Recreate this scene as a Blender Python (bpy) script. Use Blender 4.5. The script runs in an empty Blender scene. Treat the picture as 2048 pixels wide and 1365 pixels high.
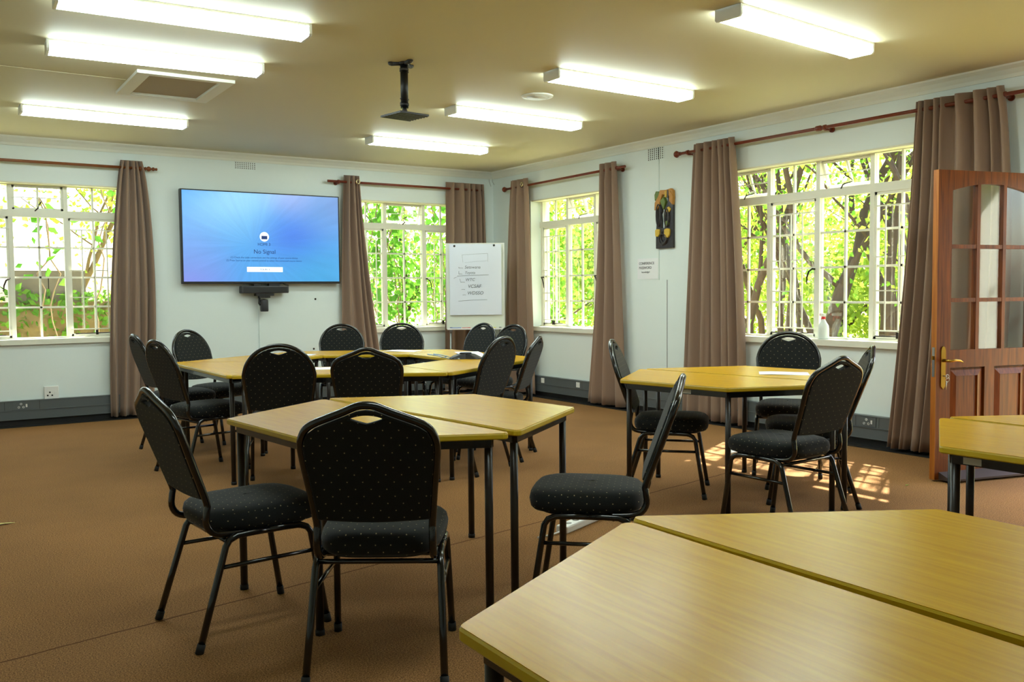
import bpy, bmesh, math, random
from math import sin, cos, pi, radians as R
from mathutils import Vector, Matrix
random.seed(7)
scn = bpy.context.scene
COL = scn.collection

# ------------------------------------------------------------------ camera
cd = bpy.data.cameras.new('camera'); cam = bpy.data.objects.new('camera', cd); COL.objects.link(cam)
YAW, PITCH, ROLL = 0.5894, -0.0530, -0.0088
fw = Vector((sin(YAW)*cos(PITCH), cos(YAW)*cos(PITCH), sin(PITCH)))
rt = Vector((cos(YAW), -sin(YAW), 0)); up = rt.cross(fw)
r2 = rt*cos(ROLL)+up*sin(ROLL); u2 = up*cos(ROLL)-rt*sin(ROLL)
cam.matrix_world = Matrix(((r2.x, u2.x, -fw.x, -6.442), (r2.y, u2.y, -fw.y, -10.042), (r2.z, u2.z, -fw.z, 1.25), (0, 0, 0, 1)))
cd.sensor_width = 36; cd.lens = 32.45; cd.clip_start = .05; cd.clip_end = 200
scn.camera = cam

# ------------------------------------------------------------------ world, sun, exposure
w = bpy.data.worlds.new('sky'); scn.world = w; w.use_nodes = True
nt = w.node_tree; nt.nodes.clear()
sky = nt.nodes.new('ShaderNodeTexSky'); sky.sky_type = 'NISHITA'; sky.sun_disc = False
sky.sun_elevation = R(46); sky.sun_rotation = R(61); sky.air_density = 1.0; sky.dust_density = 3.0
bg = nt.nodes.new('ShaderNodeBackground'); bg.inputs['Strength'].default_value = .75
wo = nt.nodes.new('ShaderNodeOutputWorld')
nt.links.new(sky.outputs[0], bg.inputs[0]); nt.links.new(bg.outputs[0], wo.inputs[0])
sd = bpy.data.lights.new('sun', 'SUN'); sd.energy = 27; sd.angle = R(.6); sd.color = (1, .93, .80)
sun = bpy.data.objects.new('sun', sd); COL.objects.link(sun)
sun.rotation_euler = Vector((1.6, .92, 1.95)).to_track_quat('Z', 'Y').to_euler()
scn.view_settings.view_transform = 'Standard'; scn.view_settings.look = 'None'
scn.view_settings.gamma = 1; scn.view_settings.use_curve_mapping = False
scn.view_settings.exposure = 0.5
LAMP = 19.0          # radiance of the fluorescent diffusers

# ------------------------------------------------------------------ helpers
def lin(c):
    return tuple(((x/255)/12.92 if x/255 <= .04045 else ((x/255+.055)/1.055)**2.4) for x in c)+(1,)

MATS = {}
def mat(name, rgb, rough=.6, metal=0, spec=.5, noise=0, nscale=8, bump=0, bscale=60, coat=0):
    if name in MATS: return MATS[name]
    m = bpy.data.materials.new(name); m.use_nodes = True; MATS[name] = m
    n = m.node_tree.nodes; l = m.node_tree.links; b = n['Principled BSDF']
    b.inputs['Base Color'].default_value = lin(rgb)
    b.inputs['Roughness'].default_value = rough; b.inputs['Metallic'].default_value = metal
    b.inputs['Specular IOR Level'].default_value = spec
    b.inputs['Coat Weight'].default_value = coat
    tc = n.new('ShaderNodeTexCoord')
    nz = n.new('ShaderNodeTexNoise'); nz.inputs['Scale'].default_value = nscale; nz.inputs['Detail'].default_value = 4
    l.new(tc.outputs['Object'], nz.inputs['Vector'])
    mx = n.new('ShaderNodeMix'); mx.data_type = 'RGBA'
    c = lin(rgb); k = noise
    mx.inputs[6].default_value = (c[0]*(1-k), c[1]*(1-k), c[2]*(1-k), 1)
    mx.inputs[7].default_value = (min(1, c[0]*(1+k)), min(1, c[1]*(1+k)), min(1, c[2]*(1+k)), 1)
    l.new(nz.outputs['Fac'], mx.inputs[0]); l.new(mx.outputs[2], b.inputs['Base Color'])
    if bump:
        n2 = n.new('ShaderNodeTexNoise'); n2.inputs['Scale'].default_value = bscale; n2.inputs['Detail'].default_value = 3
        l.new(tc.outputs['Object'], n2.inputs['Vector'])
        bp = n.new('ShaderNodeBump'); bp.inputs['Strength'].default_value = bump; bp.inputs['Distance'].default_value = .01
        l.new(n2.outputs['Fac'], bp.inputs['Height']); l.new(bp.outputs[0], b.inputs['Normal'])
    return m

def node_m(m, op, a, b=None):
    x = m.node_tree.nodes.new('ShaderNodeMath'); x.operation = op
    for i, v in enumerate((a, b)):
        if v is None: continue
        if isinstance(v, (int, float)): x.inputs[i].default_value = v
        else: m.node_tree.links.new(v, x.inputs[i])
    return x.outputs[0]

class MB:
    """collects shapes into one mesh"""
    def __init__(s): s.v = []; s.f = []; s.sm = []
    def add(s, vs, fs, smooth=False):
        o = len(s.v); s.v += [tuple(v) for v in vs]
        s.f += [tuple(i+o for i in f) for f in fs]; s.sm += [smooth]*len(fs); return s
    def box(s, a, b, M=None):
        x0, y0, z0 = a; x1, y1, z1 = b
        vs = [Vector(p) for p in ((x0,y0,z0),(x1,y0,z0),(x1,y1,z0),(x0,y1,z0),(x0,y0,z1),(x1,y0,z1),(x1,y1,z1),(x0,y1,z1))]
        if M is not None: vs = [M @ v for v in vs]
        return s.add(vs, [(0,3,2,1),(4,5,6,7),(0,1,5,4),(1,2,6,5),(2,3,7,6),(3,0,4,7)])
    def tube(s, pts, r, n=10, cap=True, closed=False, square=False):
        pts = [Vector(p) for p in pts]; N = len(pts); rs = r if isinstance(r, (list, tuple)) else [r]*N
        tang = []
        for i in range(N):
            if closed: t = pts[(i+1) % N]-pts[i-1]
            else: t = pts[min(i+1, N-1)]-pts[max(i-1, 0)]
            tang.append(t.normalized() if t.length > 1e-9 else Vector((0, 0, 1)))
        a = Vector((0, 0, 1)) if abs(tang[0].z) < .9 else Vector((1, 0, 0))
        nrm = (a-tang[0]*a.dot(tang[0])).normalized()
        vs = []
        if square: n = 4
        for i in range(N):
            nrm = (nrm-tang[i]*nrm.dot(tang[i])).normalized(); bi = tang[i].cross(nrm)
            for k in range(n):
                th = 2*pi*k/n+(pi/4 if square else 0)
                vs.append(pts[i]+(nrm*cos(th)+bi*sin(th))*rs[i])
        fs = []
        for i in range(N if closed else N-1):
            j = (i+1) % N
            for k in range(n): fs.append((i*n+k, i*n+(k+1) % n, j*n+(k+1) % n, j*n+k))
        s.add(vs, fs, not square)
        if cap and not closed:
            o = len(s.v)-len(vs)
            s.f += [tuple(o+k for k in range(n))[::-1], tuple(o+(N-1)*n+k for k in range(n))]; s.sm += [False, False]
        return s
    def lathe(s, prof, c=(0, 0, 0), axis='z', n=24):
        vs = []
        for (r, h) in prof:
            for k in range(n):
                a = 2*pi*k/n; p = (r*cos(a), r*sin(a), h)
                if axis == 'x': p = (p[2], p[0], p[1])
                if axis == 'y': p = (p[0], p[2], p[1])
                vs.append(Vector(p)+Vector(c))
        fs = [(i*n+k, i*n+(k+1) % n, (i+1)*n+(k+1) % n, (i+1)*n+k) for i in range(len(prof)-1) for k in range(n)]
        s.add(vs, fs, True)
        o = len(s.v)-len(vs)
        if prof[0][0] > 1e-6: s.f.append(tuple(o+k for k in range(n))[::-1]); s.sm.append(False)
        if prof[-1][0] > 1e-6: s.f.append(tuple(o+(len(prof)-1)*n+k for k in range(n))); s.sm.append(False)
        return s
    def prism(s, poly, f0, f1):
        """poly: 2-D outline, f0/f1 map it to the two end faces"""
        n = len(poly); vs = [f0(*p) for p in poly]+[f1(*p) for p in poly]
        fs = [tuple(range(n))[::-1], tuple(range(n, 2*n))]+[(i, (i+1) % n, (i+1) % n+n, i+n) for i in range(n)]
        return s.add(vs, fs)
    def rings(s, rings, smooth=True):
        n = len(rings[0]); vs = [p for r in rings for p in r]
        fs = [(i*n+k, i*n+(k+1) % n, (i+1)*n+(k+1) % n, (i+1)*n+k) for i in range(len(rings)-1) for k in range(n)]
        s.add(vs, fs, smooth)
        o = len(s.v)-len(vs)
        s.f += [tuple(o+k for k in range(n))[::-1], tuple(o+(len(rings)-1)*n+k for k in range(n))]; s.sm += [smooth, smooth]
        return s
    def build(s, name, m, parent=None, norm=True):
        me = bpy.data.meshes.new(name); me.from_pydata(s.v, [], s.f)
        me.polygons.foreach_set('use_smooth', s.sm)
        if norm:
            b = bmesh.new(); b.from_mesh(me); bmesh.ops.recalc_face_normals(b, faces=b.faces); b.to_mesh(me); b.free()
        me.materials.append(m); me.update()
        o = bpy.data.objects.new(name, me); COL.objects.link(o)
        if parent is not None: o.parent = parent
        return o

def tag(o, label=None, cat=None, group=None, kind=None):
    if label: o['label'] = label
    if cat: o['category'] = cat
    if group: o['group'] = group
    if kind: o['kind'] = kind
    return o
def thing(name, loc=(0, 0, 0), rz=0, label=None, cat=None, group=None, kind=None):
    o = bpy.data.objects.new(name, None); COL.objects.link(o); o.location = loc; o.rotation_euler = (0, 0, rz)
    o.empty_display_size = .05
    return tag(o, label, cat, group, kind)
def copy_tree(o, parent=None):
    c = o.copy(); COL.objects.link(c); c.parent = parent
    for ch in list(o.children): copy_tree(ch, c)
    return c
def bevel(o, wd, seg=2):
    m = o.modifiers.new('bevel', 'BEVEL'); m.width = wd; m.segments = seg; m.limit_method = 'ANGLE'; m.angle_limit = R(40)
    return o
def text_mesh(s, size, M, m, name, parent, align='CENTER', shear=0):
    cu = bpy.data.curves.new(name, 'FONT'); cu.body = s; cu.size = size; cu.align_x = align; cu.shear = shear; cu.extrude = .0004
    to = bpy.data.objects.new(name+'_tmp', cu); COL.objects.link(to)
    dg = bpy.context.evaluated_depsgraph_get(); me = bpy.data.meshes.new_from_object(to.evaluated_get(dg))
    bpy.data.objects.remove(to); me.transform(M); me.materials.clear(); me.materials.append(m)
    o = bpy.data.objects.new(name, me); COL.objects.link(o); o.parent = parent; return o

# ------------------------------------------------------------------ materials
WALL = mat('wall_paint', (226, 236, 234), .75, noise=.02, nscale=1.5, bump=.15, bscale=7)
CEIL = mat('ceiling_paint', (206, 199, 166), .6, noise=.02, nscale=1.2, bump=.12, bscale=2.5)
TRIM = mat('white_gloss_paint', (228, 228, 212), .4, noise=.02)
CORN = mat('cornice_paint', (226, 228, 218), .6, noise=.02)
CREAM = mat('cream_window_paint', (222, 218, 190), .4, noise=.02)
BLACK = mat('black_enamel_tube', (12, 12, 13), .22, 0, .6, coat=.3)
TUBE = mat('dark_brown_tube', (34, 26, 20), .35, 0, .5)
GREY = mat('grey_trunking_plastic', (88, 94, 96), .45, noise=.03)
DARK = mat('black_skirting', (22, 20, 19), .6)
ROD = mat('red_brown_rod_wood', (112, 44, 22), .3, noise=.25, nscale=20)
ROD2 = mat('brown_rod_wood', (122, 66, 26), .3, noise=.2, nscale=20)
WPL = mat('white_plastic', (232, 232, 228), .35)
WMET = mat('white_enamel_metal', (236, 238, 236), .4)
BPL = mat('black_plastic', (20, 20, 22), .4)
DGREY = mat('charcoal_plastic', (52, 52, 56), .45)
PAPER = mat('white_paper', (236, 238, 240), .7)
BRASS = mat('aged_brass', (176, 140, 60), .3, 1)
STEEL = mat('steel', (190, 190, 188), .3, 1)
IRON = mat('dark_window_iron', (40, 32, 26), .5, .5)
INK = mat('marker_ink', (92, 100, 112), .7)
INKD = mat('printed_ink', (50, 50, 55), .7)
RUBBER = mat('black_rubber_foot', (16, 16, 16), .7)
GROMM = mat('pale_brass_ring', (200, 190, 150), .25, .8)

def curtain_mat():
    m = mat('taupe_curtain_cloth', (146, 121, 103), .85, spec=.2, noise=.06, nscale=300)
    b = m.node_tree.nodes['Principled BSDF']
    b.inputs['Sheen Weight'].default_value = .25
    return m
CURT = curtain_mat()

def table_mat():
    m = bpy.data.materials.new('yellow_beech_laminate'); m.use_nodes = True
    n = m.node_tree.nodes; l = m.node_tree.links; b = n['Principled BSDF']
    tc = n.new('ShaderNodeTexCoord'); mp = n.new('ShaderNodeMapping'); mp.inputs['Scale'].default_value = (2.5, 45, 1)
    nz = n.new('ShaderNodeTexNoise'); nz.inputs['Scale'].default_value = 1.6; nz.inputs['Detail'].default_value = 6; nz.inputs['Distortion'].default_value = .6
    l.new(tc.outputs['Object'], mp.inputs[0]); l.new(mp.outputs[0], nz.inputs['Vector'])
    cr = n.new('ShaderNodeValToRGB'); cr.color_ramp.elements[0].position = .3; cr.color_ramp.elements[1].position = .7
    cr.color_ramp.elements[0].color = lin((202, 150, 0)); cr.color_ramp.elements[1].color = lin((218, 170, 10))
    l.new(nz.outputs['Fac'], cr.inputs[0]); l.new(cr.outputs[0], b.inputs['Base Color'])
    b.inputs['Roughness'].default_value = .27; b.inputs['Specular IOR Level'].default_value = .25
    return m
TOP = table_mat()
EDGE = mat('yellow_table_edging', (206, 172, 30), .35, noise=.02)

def carpet_mat():
    m = bpy.data.materials.new('brown_carpet'); m.use_nodes = True
    n = m.node_tree.nodes; l = m.node_tree.links; b = n['Principled BSDF']
    tc = n.new('ShaderNodeTexCoord')
    nz = n.new('ShaderNodeTexNoise'); nz.inputs['Scale'].default_value = 190; nz.inputs['Detail'].default_value = 4; nz.inputs['Roughness'].default_value = .75
    n2 = n.new('ShaderNodeTexNoise'); n2.inputs['Scale'].default_value = 1.3; n2.inputs['Detail'].default_value = 5
    l.new(tc.outputs['Object'], nz.inputs['Vector']); l.new(tc.outputs['Object'], n2.inputs['Vector'])
    cr = n.new('ShaderNodeValToRGB'); cr.color_ramp.elements[0].position = .36; cr.color_ramp.elements[1].position = .66
    cr.color_ramp.elements[0].color = lin((74, 46, 22)); cr.color_ramp.elements[1].color = lin((188, 140, 88))
    l.new(nz.outputs['Fac'], cr.inputs[0])
    c2 = n.new('ShaderNodeValToRGB'); c2.color_ramp.elements[0].position = .3; c2.color_ramp.elements[1].position = .7
    c2.color_ramp.elements[0].color = (.84, .84, .84, 1); c2.color_ramp.elements[1].color = (1.06, 1.04, 1.02, 1)
    l.new(n2.outputs['Fac'], c2.inputs[0])
    mx = n.new('ShaderNodeMix'); mx.data_type = 'RGBA'; mx.blend_type = 'MULTIPLY'; mx.inputs[0].default_value = 1
    l.new(cr.outputs[0], mx.inputs[6]); l.new(c2.outputs[0], mx.inputs[7])
    # seams between carpet widths: lines y = a + b x
    sx = n.new('ShaderNodeSeparateXYZ'); l.new(tc.outputs['Object'], sx.inputs[0])
    wob = n.new('ShaderNodeTexNoise'); wob.inputs['Scale'].default_value = 6; l.new(tc.outputs['Object'], wob.inputs['Vector'])
    d = node_m(m, 'SUBTRACT', sx.outputs[1], node_m(m, 'MULTIPLY', sx.outputs[0], .19))
    d = node_m(m, 'ADD', d, 5.31); d = node_m(m, 'ADD', d, node_m(m, 'MULTIPLY', wob.outputs['Fac'], .02))
    g = node_m(m, 'LESS_THAN', node_m(m, 'ABSOLUTE', d), .006)
    m3 = n.new('ShaderNodeMix'); m3.data_type = 'RGBA'; l.new(g, m3.inputs[0]); l.new(mx.outputs[2], m3.inputs[6]); m3.inputs[7].default_value = lin((98, 62, 32))
    l.new(m3.outputs[2], b.inputs['Base Color']); b.inputs['Roughness'].default_value = .95; b.inputs['Specular IOR Level'].default_value = .15
    bp = n.new('ShaderNodeBump'); bp.inputs['Strength'].default_value = .14; bp.inputs['Distance'].default_value = .002
    l.new(nz.outputs['Fac'], bp.inputs['Height']); l.new(bp.outputs[0], b.inputs['Normal'])
    return m
CARPET = carpet_mat()

def dotted_fabric():
    m = bpy.data.materials.new('black_dotted_fabric'); m.use_nodes = True
    n = m.node_tree.nodes; l = m.node_tree.links; b = n['Principled BSDF']
    tc = n.new('ShaderNodeTexCoord'); s = n.new('ShaderNodeSeparateXYZ'); l.new(tc.outputs['Object'], s.inputs[0])
    sn = n.new('ShaderNodeSeparateXYZ'); l.new(tc.outputs['Normal'], sn.inputs[0])
    up_ = node_m(m, 'GREATER_THAN', node_m(m, 'ABSOLUTE', sn.outputs[2]), .6)
    side = node_m(m, 'GREATER_THAN', node_m(m, 'ABSOLUTE', sn.outputs[0]), .75)
    def mixv(f, a, c):
        return node_m(m, 'ADD', node_m(m, 'MULTIPLY', f, c), node_m(m, 'MULTIPLY', node_m(m, 'SUBTRACT', 1, f), a))
    U = mixv(side, s.outputs[0], s.outputs[1]); V = mixv(up_, s.outputs[2], s.outputs[1])
    U = mixv(up_, U, s.outputs[0])
    A = .049
    def dist(off):
        fu = node_m(m, 'SUBTRACT', node_m(m, 'FRACT', node_m(m, 'ADD', node_m(m, 'DIVIDE', U, A), 20+off)), .5)
        fv = node_m(m, 'SUBTRACT', node_m(m, 'FRACT', node_m(m, 'ADD', node_m(m, 'DIVIDE', V, A), 20+off)), .5)
        return node_m(m, 'SQRT', node_m(m, 'ADD', node_m(m, 'MULTIPLY', fu, fu), node_m(m, 'MULTIPLY', fv, fv)))
    dd = node_m(m, 'MINIMUM', dist(0), dist(.5)); k = node_m(m, 'LESS_THAN', dd, .042)
    nz = n.new('ShaderNodeTexNoise'); nz.inputs['Scale'].default_value = 400; l.new(tc.outputs['Object'], nz.inputs['Vector'])
    cr = n.new('ShaderNodeValToRGB'); cr.color_ramp.elements[0].color = lin((14, 15, 15)); cr.color_ramp.elements[1].color = lin((36, 38, 37))
    l.new(nz.outputs['Fac'], cr.inputs[0])
    mx = n.new('ShaderNodeMix'); mx.data_type = 'RGBA'; l.new(k, mx.inputs[0]); l.new(cr.outputs[0], mx.inputs[6]); mx.inputs[7].default_value = lin((150, 140, 105))
    l.new(mx.outputs[2], b.inputs['Base Color']); b.inputs['Roughness'].default_value = .9; b.inputs['Specular IOR Level'].default_value = .2
    b.inputs['Sheen Weight'].default_value = .12
    return m
FABRIC = dotted_fabric()

def glass_mat(name, tint=(1, 1, 1), gl=.08, rough=.02):
    m = bpy.data.materials.new(name); m.use_nodes = True; n = m.node_tree.nodes; l = m.node_tree.links
    n.remove(n['Principled BSDF']); o = n['Material Output']
    t = n.new('ShaderNodeBsdfTransparent'); t.inputs[0].default_value = (*tint, 1)
    g = n.new('ShaderNodeBsdfGlossy'); g.inputs['Roughness'].default_value = rough
    mx = n.new('ShaderNodeMixShader'); fr = n.new('ShaderNodeLayerWeight'); fr.inputs[0].default_value = .5
    l.new(node_m(m, 'ADD', node_m(m, 'MULTIPLY', node_m(m, 'POWER', fr.outputs['Facing'], 5), .9), gl), mx.inputs[0])
    l.new(t.outputs[0], mx.inputs[1]); l.new(g.outputs[0], mx.inputs[2]); l.new(mx.outputs[0], o.inputs[0])
    return m
GLASS = glass_mat('window_glass', (.95, .97, .96), .05)
DGLASS = glass_mat('door_glass', (.90, .89, .84), .08, .05)

def emit(name, rgb, s):
    m = bpy.data.materials.new(name); m.use_nodes = True; b = m.node_tree.nodes['Principled BSDF']
    b.inputs['Base Color'].default_value = (*[min(.8, x) for x in rgb], 1); b.inputs['Emission Color'].default_value = (*rgb, 1); b.inputs['Emission Strength'].default_value = s
    return m
DIFF = emit('lit_diffuser', (.84, 1.0, .97), LAMP)

def leaf_mat(name, rgb, var=.35, tr=.5):
    m = bpy.data.materials.new(name); m.use_nodes = True; n = m.node_tree.nodes; l = m.node_tree.links
    n.remove(n['Principled BSDF']); o = n['Material Output']
    c = lin(rgb); g = n.new('ShaderNodeNewGeometry')
    cr = n.new('ShaderNodeValToRGB'); cr.color_ramp.elements[0].color = (c[0]*(1-var), c[1]*(1-var*.8), c[2]*(1-var), 1)
    cr.color_ramp.elements[1].color = (min(1, c[0]*(1+var)), min(1, c[1]*(1+var*.6)), c[2], 1)
    l.new(g.outputs['Random Per Island'], cr.inputs[0])
    d = n.new('ShaderNodeBsdfDiffuse'); t = n.new('ShaderNodeBsdfTranslucent'); mx = n.new('ShaderNodeMixShader'); mx.inputs[0].default_value = tr
    l.new(cr.outputs[0], d.inputs[0]); l.new(cr.outputs[0], t.inputs[0]); l.new(d.outputs[0], mx.inputs[1]); l.new(t.outputs[0], mx.inputs[2])
    l.new(mx.outputs[0], o.inputs[0]); return m
LEAF_Y = leaf_mat('yellow_green_leaves', (164, 188, 78))
LEAF_G = leaf_mat('green_leaves', (110, 160, 56))
LEAF_V = leaf_mat('vine_leaves', (86, 140, 48), tr=.4)
LEAF_D = leaf_mat('ivy_leaves', (92, 132, 50), tr=.25)
BARK = mat('dark_bark', (70, 52, 38), .9, noise=.5, nscale=14, bump=1, bscale=20)
BARK2 = mat('pale_bark', (120, 98, 70), .9, noise=.4, nscale=14, bump=1, bscale=20)
GRASS = mat('dry_sunlit_ground', (150, 152, 84), .95, noise=.45, nscale=2.2)

def wood(name, a, b_, sc=(2, 2, 30)):
    m = bpy.data.materials.new(name); m.use_nodes = True; n = m.node_tree.nodes; l = m.node_tree.links; b = n['Principled BSDF']
    tc = n.new('ShaderNodeTexCoord'); mp = n.new('ShaderNodeMapping'); mp.inputs['Scale'].default_value = sc
    nz = n.new('ShaderNodeTexNoise'); nz.inputs['Scale'].default_value = 1.5; nz.inputs['Detail'].default_value = 6; nz.inputs['Distortion'].default_value = .8
    l.new(tc.outputs['Object'], mp.inputs[0]); l.new(mp.outputs[0], nz.inputs['Vector'])
    cr = n.new('ShaderNodeValToRGB'); cr.color_ramp.elements[0].position = .3; cr.color_ramp.elements[1].position = .72
    cr.color_ramp.elements[0].color = lin(a); cr.color_ramp.elements[1].color = lin(b_)
    l.new(nz.outputs['Fac'], cr.inputs[0]); l.new(cr.outputs[0], b.inputs['Base Color']); b.inputs['Roughness'].default_value = .42
    b.inputs['Specular IOR Level'].default_value = .35; return m
DWOOD = wood('red_brown_door_wood', (84, 36, 6), (136, 68, 12), (30, 30, 1.6))
DEDGE = wood('worn_orange_door_edge', (150, 82, 24), (186, 116, 40), (30, 30, 1.6))

# ------------------------------------------------------------------ room shell
H = 2.778; XL, YR = -8.2, -12.2; WT = .28
def wall_mesh(u0, u1, holes, f):
    """f(u, v, z): v = depth into the wall"""
    mb = MB(); us = sorted({u0, u1, *[h[0] for h in holes], *[h[1] for h in holes]}); zs = sorted({0, H+.1, *[h[2] for h in holes], *[h[3] for h in holes]})
    def hole(i, j):
        if i < 0 or j < 0 or i >= len(us)-1 or j >= len(zs)-1: return True
        uc = (us[i]+us[i+1])/2; zc = (zs[j]+zs[j+1])/2
        return any(h[0] < uc < h[1] and h[2] < zc < h[3] for h in holes)
    for i in range(len(us)-1):
        for j in range(len(zs)-1):
            if hole(i, j): continue
            a, b, c, d = us[i], us[i+1], zs[j], zs[j+1]
            q = lambda p: [f(*t) for t in p]
            mb.add(q([(a,0,c),(b,0,c),(b,0,d),(a,0,d)]), [(0,1,2,3)]); mb.add(q([(a,WT,c),(b,WT,c),(b,WT,d),(a,WT,d)]), [(3,2,1,0)])
            if hole(i-1, j): mb.add(q([(a,0,c),(a,WT,c),(a,WT,d),(a,0,d)]), [(0,1,2,3)])
            if hole(i+1, j): mb.add(q([(b,0,c),(b,WT,c),(b,WT,d),(b,0,d)]), [(0,1,2,3)])
            if hole(i, j-1): mb.add(q([(a,0,c),(b,0,c),(b,WT,c),(a,WT,c)]), [(0,1,2,3)])
            if hole(i, j+1): mb.add(q([(a,0,d),(b,0,d),(b,WT,d),(a,WT,d)]), [(0,1,2,3)])
    b = bmesh.new(); me = bpy.data.meshes.new('t'); me.from_pydata(mb.v, [], mb.f); b.from_mesh(me)
    bmesh.ops.remove_doubles(b, verts=b.verts, dist=1e-5); bmesh.ops.recalc_face_normals(b, faces=b.faces)
    mb.v = [tuple(v.co) for v in b.verts]; mb.f = [tuple(v.index for v in fc.verts) for fc in b.faces]; mb.sm = [False]*len(mb.f); b.free()
    return mb
FB = lambda u, v, z: (u, v, z)            # back wall: u = x
FR = lambda u, v, z: (v, -u, z)           # right wall: u = -y
WZ0, WZ1 = .80, 2.352
tag(wall_mesh(XL, WT, [(-6.53, -4.45, WZ0, WZ1), (-2.0, -.41, WZ0, WZ1)], FB).build('wall_back', WALL), kind='structure')
tag(wall_mesh(0, -YR, [(.84, 2.46, WZ0, WZ1), (3.85, 6.0, WZ0, WZ1), (6.84, 7.72, 0, 2.05)], FR).build('wall_right', WALL), kind='structure')
tag(wall_mesh(YR, WT, [], lambda u, v, z: (XL-v, u, z)).build('wall_left', WALL), kind='structure')
tag(wall_mesh(XL, WT, [], lambda u, v, z: (u, YR-v, z)).build('wall_rear', WALL), kind='structure')
fl = MB().box((XL-.3, YR-.3, -.12), (WT, WT, 0)).build('floor', CARPET); tag(fl, kind='structure')
ce = MB().box((XL-.3, YR-.3, H), (WT, WT, H+.15)).build('ceiling', CEIL); tag(ce, kind='structure')
# cornice
def cornice(name, f, u0, u1):
    prof = [(0, H), (.075, H), (.07, H-.012), (.035, H-.03), (.014, H-.06), (.012, H-.085), (0, H-.085)]
    tag(MB().prism(prof, lambda v, z: f(u0, -v, z), lambda v, z: f(u1, -v, z)).build(name, CORN), kind='structure')
cornice('trim_1', FB, XL, 0); cornice('trim_2', FR, 0, -YR)
# black skirting and dark floor edging
tag(MB().box((XL, -.03, 0), (0, 0, .07)).build('baseboard_back', DARK), kind='structure')
tag(MB().box((-.03, -6.8, 0), (0, -.03, .07)).build('baseboard_right', DARK), kind='structure')
tag(MB().box((XL, -.16, 0), (-.03, -.03, .006)).build('trim_3', DARK), kind='structure')
tag(MB().box((-.15, -6.8, 0), (-.03, -.16, .006)).build('trim_4', DARK), kind='structure')
# plaster joint lines on the walls
m_joint = mat('plaster_joint', (212, 224, 220), .8)
tag(MB().box((-.003, -3.216, .27), (0, -3.210, 1.36)).build('trim_5', mat('plaster_crack', (120, 124, 120), .9)), kind='structure')
tag(MB().box((-.004, -3.10, 1.36), (0, -3.085, 2.69)).build('trim_6', m_joint), kind='structure')
tag(MB().box((-8.1, -3.03, H-.004), (-5.02, -3.0, H)).build('trim_7', CEIL), kind='structure')

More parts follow.
